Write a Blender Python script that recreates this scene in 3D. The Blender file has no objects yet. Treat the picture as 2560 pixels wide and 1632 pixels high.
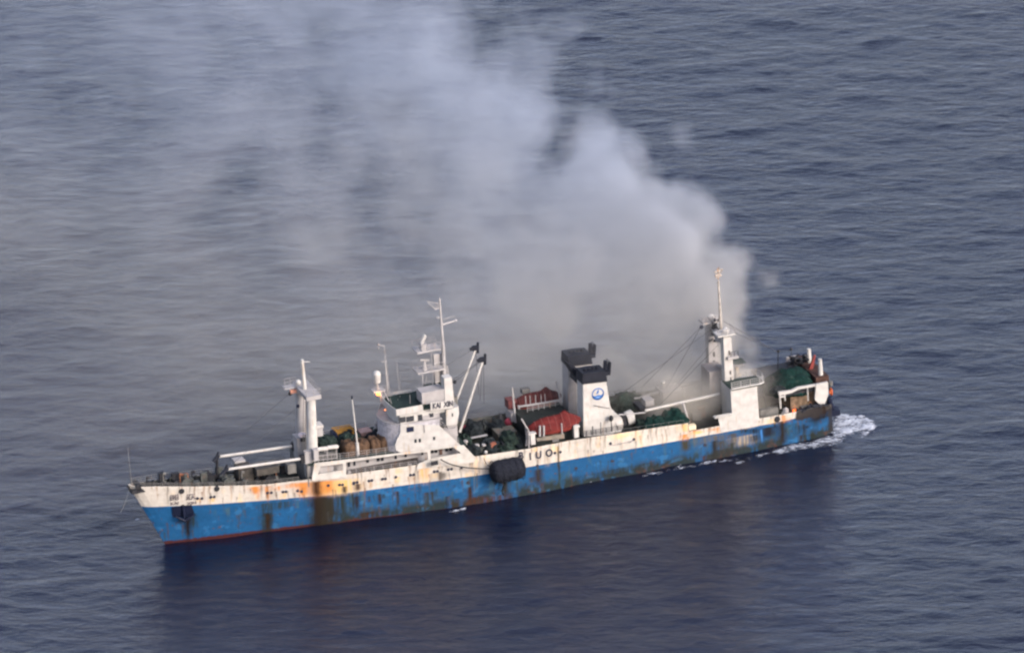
import bpy, math, random
import numpy as np
from mathutils import Vector, Matrix, noise as mnoise

# ------------------------------------------------------------------ camera
# ship frame = world frame: x runs from bow (-7) to stern (+98), y is athwartships (port side is -7), z up, sea at 0
SC = bpy.context.scene
W0, H0 = 2560, 1632
DIST, TH, PSI, ROLL, PXM = 1200.0, math.radians(22), math.radians(19), math.radians(3.2), 17.45
FPX = DIST * PXM
_r = Vector((math.cos(PSI), -math.sin(PSI), 0))
_a = Vector((math.sin(PSI), math.cos(PSI), 0))
FWD = _a * math.cos(TH) - Vector((0, 0, 1)) * math.sin(TH)
_u = _a * math.sin(TH) + Vector((0, 0, 1)) * math.cos(TH)
RT = _r * math.cos(ROLL) - _u * math.sin(ROLL)
UP = _r * math.sin(ROLL) + _u * math.cos(ROLL)
CAM = Vector((50, -7, 0)) - DIST * (FWD + (1311 - W0 / 2) / FPX * RT + (H0 / 2 - 1238.5) / FPX * UP)
cd = bpy.data.cameras.new('camera')
co = bpy.data.objects.new('camera', cd)
SC.collection.objects.link(co)
m = Matrix((RT, UP, -FWD)).transposed().to_4x4()
m.translation = CAM
co.matrix_world = m
cd.sensor_width = 36
cd.lens = 36 * FPX / W0
cd.clip_start = 5
cd.clip_end = 40000
SC.camera = co

# ------------------------------------------------------------------ light
SUN_AZ = math.radians(-60)       # direction to the sun in the xy plane
SUN_EL = math.radians(27)
wd = bpy.data.worlds.new('World')
SC.world = wd
wd.use_nodes = True
nt = wd.node_tree
bg = nt.nodes['Background']
sky = nt.nodes.new('ShaderNodeTexSky')
sky.sky_type = 'NISHITA'
sky.sun_disc = False
sky.sun_elevation = SUN_EL
sky.sun_rotation = math.pi / 2 - SUN_AZ
sky.air_density = 1.0
sky.dust_density = 3.0
hsv = nt.nodes.new('ShaderNodeHueSaturation')   # thin overcast: the sky keeps little of its blue
hsv.inputs['Saturation'].default_value = 0.74
nt.links.new(sky.outputs[0], hsv.inputs['Color'])
tint = nt.nodes.new('ShaderNodeMix')
tint.data_type = 'RGBA'
tint.blend_type = 'MULTIPLY'
tint.inputs[0].default_value = 1
tint.inputs[7].default_value = (0.985, 0.945, 1.04, 1)
nt.links.new(hsv.outputs[0], tint.inputs[6])
nt.links.new(tint.outputs[2], bg.inputs[0])
bg.inputs[1].default_value = 0.15
sd = bpy.data.lights.new('sun', 'SUN')
sd.energy = 0.95
sd.angle = math.radians(10)
sd.color = (1, 0.945, 0.87)
so = bpy.data.objects.new('sun', sd)
SC.collection.objects.link(so)
_ds = Vector((math.cos(SUN_AZ) * math.cos(SUN_EL), math.sin(SUN_AZ) * math.cos(SUN_EL), math.sin(SUN_EL)))
so.rotation_euler = _ds.to_track_quat('Z', 'Y').to_euler()
SC.view_settings.view_transform = 'Standard'
SC.view_settings.look = 'None'
SC.view_settings.gamma = 1
SC.view_settings.exposure = 1.45
SC.render.engine = 'CYCLES'
SC.cycles.filter_width = 2.4
SC.cycles.max_bounces = 8
SC.cycles.volume_bounces = 2
SC.cycles.use_denoising = True
SC.cycles.sample_clamp_indirect = 3.0

random.seed(7)
RNG = np.random.default_rng(11)

# ------------------------------------------------------------------ measuring helpers
# crops of the photograph used when measuring: number -> (left, top, enlargement)
CR = {0: (0, 0, 1), 1: (300, 860, 2.843), 2: (700, 860, 3.489), 3: (900, 720, 3.8375), 4: (1180, 840, 4.04),
      5: (1600, 640, 3.069), 6: (1650, 960, 4.225), 7: (850, 1020, 4.013), 8: (300, 1080, 4.798),
      9: (700, 1000, 7.673), 10: (1100, 1000, 10.945), 11: (1880, 840, 6.396)}


def _ray(k, x, y):
    c = CR[k]
    px, py = c[0] + x / c[2], c[1] + y / c[2]
    return FWD + (px - W0 / 2) / FPX * RT + (H0 / 2 - py) / FPX * UP


def A(k, x, y, lat):
    """point of the ship in the fore-and-aft plane y=lat"""
    d = _ray(k, x, y)
    return CAM + d * ((lat - CAM.y) / d.y)


def G(k, x, y, z=0.0):
    """point at height z"""
    d = _ray(k, x, y)
    return CAM + d * ((z - CAM.z) / d.z)


def L(pts, x):
    xs = [p[0] for p in pts]
    ys = [p[1] for p in pts]
    return np.interp(x, xs, ys)


# ------------------------------------------------------------------ materials
MATS = {}


def mat(name, col, rough=0.6, metal=0.0, var=0.25, scale=1.2, rust=0.0, rustcol=(0.30, 0.13, 0.05), streak=True, bump=0.0, spec=0.14, dirt=0.0):
    """painted metal / cloth with mottling, run-down rust and grime, all in object space"""
    if name in MATS:
        return MATS[name]
    ma = bpy.data.materials.new(name)
    ma.use_nodes = True
    n = ma.node_tree.nodes
    l = ma.node_tree.links
    b = n['Principled BSDF']
    b.inputs['Roughness'].default_value = rough
    b.inputs['Metallic'].default_value = metal
    b.inputs['Specular IOR Level'].default_value = spec
    tc = n.new('ShaderNodeTexCoord')
    nz = n.new('ShaderNodeTexNoise')
    nz.inputs['Scale'].default_value = scale
    nz.inputs['Detail'].default_value = 5
    l.new(tc.outputs['Object'], nz.inputs['Vector'])
    mr = n.new('ShaderNodeMapRange')
    mr.inputs[1].default_value = 0.3
    mr.inputs[2].default_value = 0.7
    mr.inputs[3].default_value = 1 - var
    mr.inputs[4].default_value = 1 + var * 0.6
    l.new(nz.outputs[0], mr.inputs[0])
    mx = n.new('ShaderNodeMix')
    mx.data_type = 'RGBA'
    mx.blend_type = 'MULTIPLY'
    mx.inputs[0].default_value = 1
    mx.inputs[6].default_value = (*col, 1)
    l.new(mr.outputs[0], mx.inputs[7])
    out = mx.outputs[2]
    if rust > 0:
        mp = n.new('ShaderNodeMapping')
        mp.inputs['Scale'].default_value = (1.1, 1.1, 0.18) if streak else (0.6, 0.6, 0.6)
        l.new(tc.outputs['Object'], mp.inputs[0])
        n2 = n.new('ShaderNodeTexNoise')
        n2.inputs['Scale'].default_value = 1.3
        n2.inputs['Detail'].default_value = 7
        n2.inputs['Roughness'].default_value = 0.62
        l.new(mp.outputs[0], n2.inputs['Vector'])
        m2 = n.new('ShaderNodeMapRange')
        m2.inputs[1].default_value = 0.66 - 0.16 * rust
        m2.inputs[2].default_value = 0.78 - 0.12 * rust
        m2.clamp = True
        l.new(n2.outputs[0], m2.inputs[0])
        m3 = n.new('ShaderNodeMix')
        m3.data_type = 'RGBA'
        l.new(m2.outputs[0], m3.inputs[0])
        l.new(out, m3.inputs[6])
        m3.inputs[7].default_value = (*rustcol, 1)
        out = m3.outputs[2]
    l.new(out, b.inputs['Base Color'])
    if bump:
        bp = n.new('ShaderNodeBump')
        bp.inputs['Strength'].default_value = 1
        bp.inputs['Distance'].default_value = bump
        l.new(nz.outputs[0], bp.inputs['Height'])
        l.new(bp.outputs[0], b.inputs['Normal'])
    MATS[name] = ma
    return ma


WHITE = mat('white_paint', (0.385, 0.37, 0.33), 0.5, var=0.2, scale=0.9, rust=0.5, rustcol=(0.45, 0.27, 0.13))
WHITE2 = mat('white_paint_clean', (0.36, 0.35, 0.322), 0.5, var=0.16, scale=1.0, rust=0.42, rustcol=(0.27, 0.215, 0.155))
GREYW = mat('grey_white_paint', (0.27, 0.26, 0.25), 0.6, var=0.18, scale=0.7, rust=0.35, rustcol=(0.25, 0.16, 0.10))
GREY = mat('grey_paint', (0.11, 0.108, 0.10), 0.7, var=0.3, rust=0.4, rustcol=(0.12, 0.07, 0.045))
DECK = mat('green_grey_deck', (0.018, 0.022, 0.02), 0.8, var=0.4, scale=0.8, rust=0.5, streak=False, rustcol=(0.035, 0.025, 0.02))
DGREEN = mat('deck_green', (0.014, 0.027, 0.022), 0.7, var=0.3, scale=0.8, rust=0.3, streak=False, rustcol=(0.03, 0.028, 0.024))
DARK = mat('dark_machinery', (0.02, 0.021, 0.024), 0.6, var=0.4, scale=1.5, rust=0.45, streak=False, rustcol=(0.05, 0.03, 0.02))
MACH = mat('weathered_machinery', (0.055, 0.06, 0.055), 0.7, var=0.45, scale=2.5, rust=0.55, streak=False, rustcol=(0.07, 0.04, 0.028))
BLACK = mat('black_paint', (0.012, 0.014, 0.02), 0.5, var=0.3)
GLASS = mat('dark_glass', (0.012, 0.015, 0.02), 0.15, var=0.1, spec=0.5)
RUST = mat('rusty_steel', (0.16, 0.07, 0.04), 0.85, var=0.5, scale=2)
REDC = mat('red_boat_cover', (0.08, 0.011, 0.010), 0.8, var=0.35, scale=1.6, rust=0.3, streak=False, rustcol=(0.13, 0.03, 0.03), bump=0.15)
NET = mat('green_net', (0.0035, 0.018, 0.015), 0.95, var=0.6, scale=3.0, rust=0.4, streak=False, rustcol=(0.03, 0.045, 0.035), bump=0.25)
NETD = mat('dark_net', (0.012, 0.016, 0.018), 0.95, var=0.7, scale=2.5, rust=0.4, streak=False, rustcol=(0.025, 0.02, 0.016), bump=0.25)
NETG = mat('olive_net', (0.018, 0.03, 0.024), 0.95, var=0.6, scale=2.5, rust=0.4, streak=False, rustcol=(0.04, 0.032, 0.025), bump=0.25)
TAN = mat('tan_bales', (0.07, 0.043, 0.026), 0.9, var=0.4, scale=2.2, rust=0.6, rustcol=(0.09, 0.06, 0.045), bump=0.15)
RUBBER = mat('black_rubber', (0.010, 0.012, 0.018), 0.9, var=0.5, scale=4, bump=0.25, spec=0.15)
WIRE = mat('steel_wire', (0.05, 0.05, 0.055), 0.6)
BLUEP = mat('blue_paint', (0.03, 0.10, 0.32), 0.5, var=0.2)
NAVY = mat('navy_paint', (0.006, 0.009, 0.022), 0.5, var=0.2)
ORANGE = mat('orange_plastic', (0.42, 0.09, 0.025), 0.5, var=0.1)
YELL = mat('ochre_wood', (0.28, 0.15, 0.03), 0.7, var=0.3)
PINK = mat('faded_red_plastic', (0.33, 0.05, 0.07), 0.6, var=0.2)
INK = mat('lettering_paint', (0.03, 0.032, 0.045), 0.6, var=0.2)
INKF = mat('faded_lettering', (0.30, 0.28, 0.27), 0.7, var=0.5, scale=4)


def glow(name, col, strength):
    ma = bpy.data.materials.new(name)
    ma.use_nodes = True
    b = ma.node_tree.nodes['Principled BSDF']
    b.inputs['Base Color'].default_value = (*col, 1)
    b.inputs['Emission Color'].default_value = (*col, 1)
    b.inputs['Emission Strength'].default_value = strength
    return ma


LAMPG = glow('lit_lamp', (1, 0.22, 0.04), 2.2)
FLAME = glow('flame', (1, 0.10, 0.015), 1.6)


# ------------------------------------------------------------------ mesh helpers
class MB:
    def __init__(s):
        s.v = []
        s.f = []
        s.sm = []

    def add(s, vs, fs, smooth=False):
        o = len(s.v)
        s.v += [tuple(v) for v in vs]
        s.f += [tuple(i + o for i in f) for f in fs]
        s.sm += [smooth] * len(fs)
        return s

    def box(s, x0, x1, y0, y1, z0, z1):
        x0, x1 = sorted((x0, x1)); y0, y1 = sorted((y0, y1)); z0, z1 = sorted((z0, z1))
        return s.add([(x0, y0, z0), (x1, y0, z0), (x1, y1, z0), (x0, y1, z0), (x0, y0, z1), (x1, y0, z1), (x1, y1, z1), (x0, y1, z1)],
                     [(0, 3, 2, 1), (4, 5, 6, 7), (0, 1, 5, 4), (1, 2, 6, 5), (2, 3, 7, 6), (3, 0, 4, 7)])

    def prism(s, pts, y0, y1):
        """pts: (x, z) outline in the fore-and-aft plane, extruded from y0 to y1"""
        n = len(pts)
        if n < 3:
            return s
        ar = sum(pts[i][0] * pts[(i + 1) % n][1] - pts[(i + 1) % n][0] * pts[i][1] for i in range(n))
        if ar < 0:
            pts = pts[::-1]
        if y0 > y1:
            y0, y1 = y1, y0
        vs = [(p[0], y0, p[1]) for p in pts] + [(p[0], y1, p[1]) for p in pts]
        fs = [tuple(range(n)), tuple(range(2 * n - 1, n - 1, -1))]
        for i in range(n):
            j = (i + 1) % n
            fs.append((j, i, i + n, j + n))
        return s.add(vs, fs)

    def slab(s, pts, z0, z1):
        """pts: (x, y) outline, extruded in z"""
        n = len(pts)
        ar = sum(pts[i][0] * pts[(i + 1) % n][1] - pts[(i + 1) % n][0] * pts[i][1] for i in range(n))
        if ar < 0:
            pts = pts[::-1]
        vs = [(p[0], p[1], z0) for p in pts] + [(p[0], p[1], z1) for p in pts]
        fs = [tuple(range(n - 1, -1, -1)), tuple(range(n, 2 * n))]
        for i in range(n):
            j = (i + 1) % n
            fs.append((i, j, j + n, i + n))
        return s.add(vs, fs)

    def tube(s, p0, p1, r0, r1=None, n=8, caps=True):
        r1 = r0 if r1 is None else r1
        p0 = Vector(p0); p1 = Vector(p1)
        d = p1 - p0
        if d.length < 1e-6:
            return s
        q = d.to_track_quat('Z', 'Y')
        vs = []
        for p, r in ((p0, r0), (p1, r1)):
            for i in range(n):
                a = 2 * math.pi * i / n
                vs.append(p + q @ Vector((r * math.cos(a), r * math.sin(a), 0)))
        fs = [(i, (i + 1) % n, (i + 1) % n + n, i + n) for i in range(n)]
        s.add(vs, fs, n > 6)
        if caps:
            s.add(vs, [tuple(range(n - 1, -1, -1)), tuple(range(n, 2 * n))])
        return s

    def path(s, pts, r, n=6):
        for a, b in zip(pts[:-1], pts[1:]):
            s.tube(a, b, r, r, n)
        return s

    def ball(s, c, rx, ry=None, rz=None, nu=14, nv=9, jit=0.0, seed=0):
        ry = rx if ry is None else ry
        rz = rx if rz is None else rz
        vs = []
        for j in range(nv + 1):
            t = math.pi * j / nv
            for i in range(nu):
                a = 2 * math.pi * i / nu
                d = Vector((math.sin(t) * math.cos(a), math.sin(t) * math.sin(a), math.cos(t)))
                k = 1 + jit * mnoise.noise(d * 1.7 + Vector((seed * 3.1, seed, 0)))
                vs.append((c[0] + rx * d.x * k, c[1] + ry * d.y * k, c[2] + rz * d.z * k))
        fs = []
        for j in range(nv):
            for i in range(nu):
                a = j * nu + i
                b = j * nu + (i + 1) % nu
                fs.append((a, a + nu, b + nu, b))
        return s.add(vs, fs, True)

    def drum(s, c, axis, r, ln, n=16):
        a = Vector(axis).normalized() * ln / 2
        c = Vector(c)
        return s.tube(c - a, c + a, r, r, n)

    def rail(s, pts, h=1.0, step=1.4, r=0.035, wires=3):
        for a, b in zip(pts[:-1], pts[1:]):
            a = Vector(a); b = Vector(b)
            n = max(1, round((b - a).length / step))
            for i in range(n + 1):
                p = a.lerp(b, i / n)
                s.tube(p, p + Vector((0, 0, h)), r, r, 4)
            for k in range(wires):
                z = Vector((0, 0, h * (k + 1) / wires))
                s.tube(a + z, b + z, r * 0.8, r * 0.8, 4)
        return s

    def build(s, name, ma, parent=None, label=None):
        me = bpy.data.meshes.new(name)
        me.from_pydata(s.v, [], s.f)
        me.polygons.foreach_set('use_smooth', s.sm)
        me.update()
        me.materials.append(ma)
        o = bpy.data.objects.new(name, me)
        SC.collection.objects.link(o)
        if parent:
            o.parent = parent
        if label:
            o['label'] = label
        return o


def xz(v):
    return (v.x, v.z)


def PP(k, lat, *pts):
    return [xz(A(k, p[0], p[1], lat)) for p in pts]


def empty(name, label, cat, loc=(0, 0, 0), group=None):
    o = bpy.data.objects.new(name, None)
    SC.collection.objects.link(o)
    o.location = loc
    o['label'] = label
    o['category'] = cat
    if group:
        o['group'] = group
    return o


def tag(o, label, cat, group=None, kind=None):
    if label:
        o['label'] = label
    if cat:
        o['category'] = cat
    if group:
        o['group'] = group
    if kind:
        o['kind'] = kind
    return o


def struct(o):
    o['kind'] = 'structure'
    return o


def text_mesh(name, body, size, ma, parent, mw, depth=0.03, sx=1.0, bold=0.0):
    cu = bpy.data.curves.new(name, 'FONT')
    cu.body = body
    cu.size = size
    cu.extrude = depth
    cu.offset = bold
    cu.align_x = 'CENTER'
    cu.align_y = 'CENTER'
    t = bpy.data.objects.new(name, cu)
    SC.collection.objects.link(t)
    bpy.context.view_layer.update()
    me = bpy.data.meshes.new_from_object(t.evaluated_get(bpy.context.evaluated_depsgraph_get()))
    bpy.data.objects.remove(t)
    me.transform(mw @ Matrix.Diagonal((sx, 1, 1, 1)))
    me.materials.clear()
    me.materials.append(ma)
    o = bpy.data.objects.new(name, me)
    SC.collection.objects.link(o)
    o.parent = parent
    return o


# ------------------------------------------------------------------ value noise for the hull's paint
_T = RNG.random((256, 256))


def vn(x, z, oct=4):
    r = np.zeros_like(x, dtype=float)
    amp, tot = 1.0, 0.0
    for o in range(oct):
        f = 2 ** o
        X = x * f + 37.1 * o
        Z = z * f + 11.7 * o
        xi = np.floor(X).astype(int); zi = np.floor(Z).astype(int)
        fx = X - xi; fz = Z - zi
        fx = fx * fx * (3 - 2 * fx); fz = fz * fz * (3 - 2 * fz)
        g = lambda i, j: _T[i % 256, j % 256]
        v = (g(xi, zi) * (1 - fx) + g(xi + 1, zi) * fx) * (1 - fz) + (g(xi, zi + 1) * (1 - fx) + g(xi + 1, zi + 1) * fx) * fz
        r += amp * v
        tot += amp
        amp *= 0.55
    return r / tot


def sst(a, b, x):
    t = np.clip((x - a) / (b - a), 0, 1)
    return t * t * (3 - 2 * t)
# ------------------------------------------------------------------ the sea
NW, TL = 1024, 420.0
WDIR = math.atan2(_a.y, _a.x) + math.radians(-8)


def make_waves():
    k1 = np.fft.fftfreq(NW, TL / NW) * 2 * math.pi
    kx, ky = np.meshgrid(k1, k1, indexing='ij')
    k = np.hypot(kx, ky)
    k[0, 0] = 1
    ct = (kx * math.cos(WDIR) + ky * math.sin(WDIR)) / k
    Lw = 2.3
    S = np.exp(-1 / (k * Lw) ** 2) / k ** 4 * (np.abs(ct) ** 3 + 0.05) * np.exp(-(k * 0.14) ** 2)
    S2 = np.exp(-((k - 0.20) / 0.07) ** 2) * np.abs(ct) ** 8
    S2 *= 0.07 * S.sum() / S2.sum()
    S = S + 0.3 * S2
    S[0, 0] = 0
    rg = np.random.default_rng(5)
    h = np.fft.ifft2(np.sqrt(S) * (rg.normal(size=S.shape) + 1j * rg.normal(size=S.shape))).real
    h *= 0.072 / h.std()
    return h + 0.9 * (h ** 2 - h.var())       # a little crest sharpening


HW = make_waves()


def wave(x, y):
    X = np.asarray(x) / TL * NW
    Y = np.asarray(y) / TL * NW
    xi = np.floor(X).astype(int); yi = np.floor(Y).astype(int)
    fx = X - xi; fy = Y - yi
    g = lambda i, j: HW[i % NW, j % NW]
    return (g(xi, yi) * (1 - fx) + g(xi + 1, yi) * fx) * (1 - fy) + (g(xi, yi + 1) * (1 - fx) + g(xi + 1, yi + 1) * fx) * fy


def axis(lo, hi, step, far):
    a = list(np.arange(lo, hi + step / 2, step))
    s, x, y = step, a[0], a[-1]
    left, right = [], []
    while y < far:
        s *= 1.22
        x -= s; y += s
        left.append(x); right.append(y)
    return np.array(left[::-1] + a + right)


gc = G(0, 1280, 816)
pa = axis(-100, 100, 0.42, 14000)
qa = axis(-150, 190, 0.5, 14000)
PA, QA = np.meshgrid(pa, qa, indexing='ij')
wx = gc.x + PA * _r.x + QA * _a.x
wy = gc.y + PA * _r.y + QA * _a.y
sp = np.maximum(np.gradient(pa)[:, None], np.gradient(qa)[None, :])
wz = wave(wx, wy) * np.clip(1.6 - sp / 1.5, 0, 1)
me = bpy.data.meshes.new('sea')
n1, n2 = PA.shape
co_ = np.stack([wx, wy, wz], -1).reshape(-1, 3)
ii = np.arange(n1 * n2).reshape(n1, n2)
fa = np.stack([ii[:-1, :-1], ii[1:, :-1], ii[1:, 1:], ii[:-1, 1:]], -1).reshape(-1, 4)


def np_mesh(me, vs, fs, smooth=True):
    me.vertices.add(len(vs))
    me.vertices.foreach_set('co', np.asarray(vs, np.float32).ravel())
    k = fs.shape[1]
    me.loops.add(fs.size)
    me.loops.foreach_set('vertex_index', fs.astype(np.int32).ravel())
    me.polygons.add(len(fs))
    me.polygons.foreach_set('loop_start', np.arange(0, fs.size, k, dtype=np.int32))
    me.polygons.foreach_set('loop_total', np.full(len(fs), k, np.int32))
    me.update(calc_edges=True)
    me.polygons.foreach_set('use_smooth', np.full(len(fs), smooth))
    me.validate()


np_mesh(me, co_, fa)
if me.polygons[0].normal.z < 0:
    me.flip_normals()
sea_m = bpy.data.materials.new('sea_water')
sea_m.use_nodes = True
n = sea_m.node_tree.nodes
l = sea_m.node_tree.links
b = n['Principled BSDF']
b.inputs['Base Color'].default_value = (0.003, 0.0045, 0.014, 1)
b.inputs['Roughness'].default_value = 0.15
b.inputs['IOR'].default_value = 1.34
tc = n.new('ShaderNodeTexCoord')
mp = n.new('ShaderNodeMapping')
mp.inputs['Rotation'].default_value = (0, 0, -WDIR + math.pi / 2)
mp.vector_type = 'POINT'
l.new(tc.outputs['Object'], mp.inputs[0])
mp2 = n.new('ShaderNodeMapping')
mp2.inputs['Scale'].default_value = (0.45, 1.0, 1.0)
l.new(mp.outputs[0], mp2.inputs[0])
na = n.new('ShaderNodeTexNoise')
na.inputs['Scale'].default_value = 0.55
na.inputs['Detail'].default_value = 6
na.inputs['Roughness'].default_value = 0.62
na.inputs['Distortion'].default_value = 0.5
l.new(mp2.outputs[0], na.inputs['Vector'])
bp = n.new('ShaderNodeBump')
bp.inputs['Distance'].default_value = 0.32
bp.inputs['Strength'].default_value = 1.0
l.new(na.outputs[0], bp.inputs['Height'])
l.new(bp.outputs[0], b.inputs['Normal'])
me.materials.append(sea_m)
sea = bpy.data.objects.new('sea', me)
SC.collection.objects.link(sea)
struct(sea)


# ------------------------------------------------------------------ the ship's hull
def stemx(z):
    return L([(-3, -1.0), (0, -1.9), (6.4, -4.95), (9.0, -6.2), (10.6, -6.9)], z)


SHEER = [(-7, 10.2), (-5.5, 9.85), (-1.5, 9.4), (2, 8.85), (8, 8.1), (12.5, 7.6), (18.9, 7.38), (43, 7.38), (50.9, 7.1), (57.5, 7.12),
         (65, 6.8), (75.5, 6.35), (75.56, 5.03), (86.4, 4.92), (93.7, 4.8), (96.5, 4.7), (98.3, 4.35)]
BLUE = [(-7, 6.6), (-4.5, 6.4), (4.5, 5.65), (11.5, 5.2), (21, 4.6), (25, 4.55), (37, 4.5), (50, 4.32), (74, 3.92), (86, 3.8), (98.3, 3.85)]
XE = 98.3


def sheer(x):
    return L(SHEER, x)


def half(x, z, zs):
    s = np.maximum(x - stemx(z), 0)
    d = L([(0, 0.06), (0.5, 0.5), (1.4, 0.9), (5, 1.55), (8.8, 2.05), (16.8, 3.0), (21.8, 3.5), (25.4, 4.0), (47.7, 6.8), (56, 7.0), (110, 7.0)], s)
    w = L([(0, 0.04), (2, 0.4), (7, 1.3), (13.6, 2.3), (20, 3.4), (26, 4.4), (32, 5.3), (43.6, 6.7), (54, 7.0), (110, 7.0)], s)
    k = np.clip(z / np.maximum(zs, 1), 0, 1) ** 1.15
    h = d * k + w * (1 - k)
    h = h * L([(84, 1), (91, 0.985), (95, 0.95), (97, 0.89), (XE, 0.80)], x)
    return h * np.where(z < 0, 1 + z * 0.09, 1)


def half_at(x, z):
    return float(half(np.array(x), np.array(z), np.array(sheer(x))))


def hull_pt(k, px, py):
    """point of the port shell seen at this place"""
    y = -5.0
    for _ in range(12):
        p = A(k, px, py, y)
        y = -half_at(p.x, p.z)
    return p



def mix(c, col, m):
    m = np.clip(m, 0, 1)[..., None]
    return c * (1 - m) + np.array(col) * m


def hull_col(x, z):
    zb = L(BLUE, x)
    zs = sheer(x)
    n1 = vn(x * 0.35, z * 0.5)
    n2 = vn(x * 1.7 + 50, z * 0.5 + 9)          # vertical runs
    n3 = vn(x * 2.6, z * 2.4 + 30)
    n4 = vn(x * 0.12 + 80, z * 0.2)
    wht = np.ones(x.shape + (3,)) * np.array((0.40, 0.375, 0.325))
    wht = wht * (0.93 + 0.12 * n1[..., None])
    wht = mix(wht, (0.55, 0.40, 0.24), 0.8 * sst(0.60, 0.74, n2) * sst(0.35, 0.6, n4))
    blu = np.ones(x.shape + (3,)) * np.array((0.008, 0.058, 0.142))
    blu = blu * (0.84 + 0.3 * n1[..., None])
    blu = mix(blu, (0.04, 0.075, 0.08), 0.6 * sst(0.55, 0.75, n2) * sst(0.45, 0.66, n4))
    blu = mix(blu, (0.07, 0.04, 0.03), 0.7 * sst(0.72, 0.78, n3))
    low = np.clip((2.3 - z) / 2.3, 0, 1) ** 1.5      # weed and old rust grow denser towards the waterline
    fore = sst(14, 26, x)
    blu = mix(blu, (0.012, 0.020, 0.022), low * 2.4 * fore * sst(0.33, 0.6, n1 * 0.5 + n2 * 0.5))
    blu = mix(blu, (0.06, 0.028, 0.02), 0.8 * sst(0.58, 0.70, n3 * 0.5 + n1 * 0.5) * low * fore)
    blu = mix(blu, (0.05, 0.22, 0.45), 0.18 * sst(0.62, 0.75, vn(x * 0.8 + 5, z * 1.1 + 70)))
    boot = L([(-7, 0.5), (20, 0.40), (35, 0.1), (48, -0.2), (98, -0.3)], x) + 0.16 * (n3 - 0.5)
    blu = mix(blu, (0.040, 0.012, 0.012), sst(0.06, -0.06, z - boot))
    wht = mix(wht, (0.20, 0.17, 0.13), 0.45 * sst(0.52, 0.80, vn(x * 2.3 + 7, z * 0.35 + 60)))
    wht = mix(wht, (0.28, 0.25, 0.21), 0.35 * sst(0.5, 0.75, n4))
    c = np.where((z > zb)[..., None], wht, blu)
    seam = np.exp(-((np.mod(x + 0.8 * np.floor(z / 1.5), 5.6) - 2.8) / 0.09) ** 2) + np.exp(-((np.mod(z, 1.5) - 0.7) / 0.05) ** 2)
    c = c * (1 - 0.10 * np.clip(seam, 0, 1))[..., None]

    def st(k, cx, y0, hw, y1, col, a, lat=-7.0, soft=0.35, taper=0.0):
        nonlocal c
        p = hull_pt(k, cx, y0)
        q = hull_pt(k, cx, y1)
        w = hw / CR[k][2] / 16.4
        xc = p.x + 0.25 * (vn(z * 0.9 + cx, z * 0 + 3.3) - 0.5)
        zz = (p.z - z) / max(p.z - q.z, 0.1)
        ww = w * (1 - taper * np.clip(zz, 0, 1)) * (0.7 + 0.6 * vn(x * 2 + cx, z * 1.2))
        mm = np.exp(-(np.abs(x - xc - 0.12 * (n3 - 0.5)) / ww) ** (2.2 if a < 1 else 1.7))
        mm = mm * sst(-0.06, 0.04, zz) * (1 - sst(1 - soft, 1 + soft, zz))
        if a < 1:
            mm = mm * (0.35 + 0.65 * sst(0.38, 0.62, vn(x * 4.2 + cx, z * 0.35 + cx * .3))) * sst(0.05, 0.4, n2 * 0.5 + n3 * 0.5 + 0.05)
        else:
            mm = np.clip(mm * (0.75 + 0.6 * vn(x * 4.2 + cx, z * 0.5 + cx * .3)), 0, 1)
        c = mix(c, np.array(col) * (0.8 if max(col) >= 0.3 else (0.32 if a < 1 else 0.22)), min(1.0, a * 1.3) * mm)

    OR = (0.50, 0.19, 0.045); OY = (0.62, 0.40, 0.13); BR = (0.055, 0.032, 0.018); GB = (0.04, 0.055, 0.042); SO = (0.016, 0.014, 0.014); GR = (0.22, 0.20, 0.17)
    LB = (0.36, 0.24, 0.13)
    # port bow
    st(1, 955, 1012, 42, 1060, OR, 1, -6.2, taper=0.8); st(1, 985, 1030, 14, 1100, OR, 0.8, -6.2)
    st(1, 1050, 1010, 28, 1100, OR, 0.9, -6.3, taper=0.5); st(1, 1120, 1010, 22, 1040, OR, 0.8, -6.3); st(1, 1165, 1045, 18, 1090, OY, 0.9, -6.3)
    st(1, 1250, 985, 70, 1015, OR, 0.7, -6.5); st(1, 1300, 985, 60, 1075, OR, 1.0, -6.6, taper=0.6)
    st(1, 1405, 975, 42, 1085, (0.20, 0.07, 0.03), 1.0, -6.7); st(1, 1440, 975, 80, 1075, OR, 1.0, -6.7); st(1, 1520, 970, 70, 1070, OY, 0.9, -6.8)
    st(1, 1600, 965, 90, 1060, OY, 0.7, -6.9)
    st(1, 560, 1100, 14, 1120, OY, 0.8, -4.5); st(1, 655, 1095, 18, 1120, OY, 0.8, -5)
    st(1, 480, 1225, 38, 1380, (0.03, 0.022, 0.02), 1, -3.0, taper=0.6); st(1, 520, 1200, 22, 1300, GB, 0.7, -3.2)
    st(1, 1040, 1130, 45, 1340, GB, 0.85, -5.3); st(1, 1045, 1200, 26, 1330, GB, 1); st(1, 1045, 1210, 20, 1320, BR, 0.8, -5.2); st(1, 1150, 1120, 60, 1170, GB, 0.6, -5.5)
    st(1, 1405, 1090, 62, 1400, (0.035, 0.022, 0.014), 1, -6.2); st(1, 1440, 1090, 50, 1390, (0.06, 0.04, 0.022), 1, -6.2); st(1, 1400, 980, 30, 1085, (0.10, 0.045, 0.02), 1); st(1, 1490, 1090, 60, 1330, (0.05, 0.045, 0.03), 0.9, -6.3); st(1, 1570, 1080, 50, 1280, GB, 0.8, -6.4); st(1, 1300, 990, 22, 1070, OR, 1); st(1, 965, 1015, 20, 1060, OR, 1); st(1, 1480, 975, 34, 1050, OR, 1); st(1, 1660, 1060, 30, 1200, GB, 0.8, -6.4)
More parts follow.
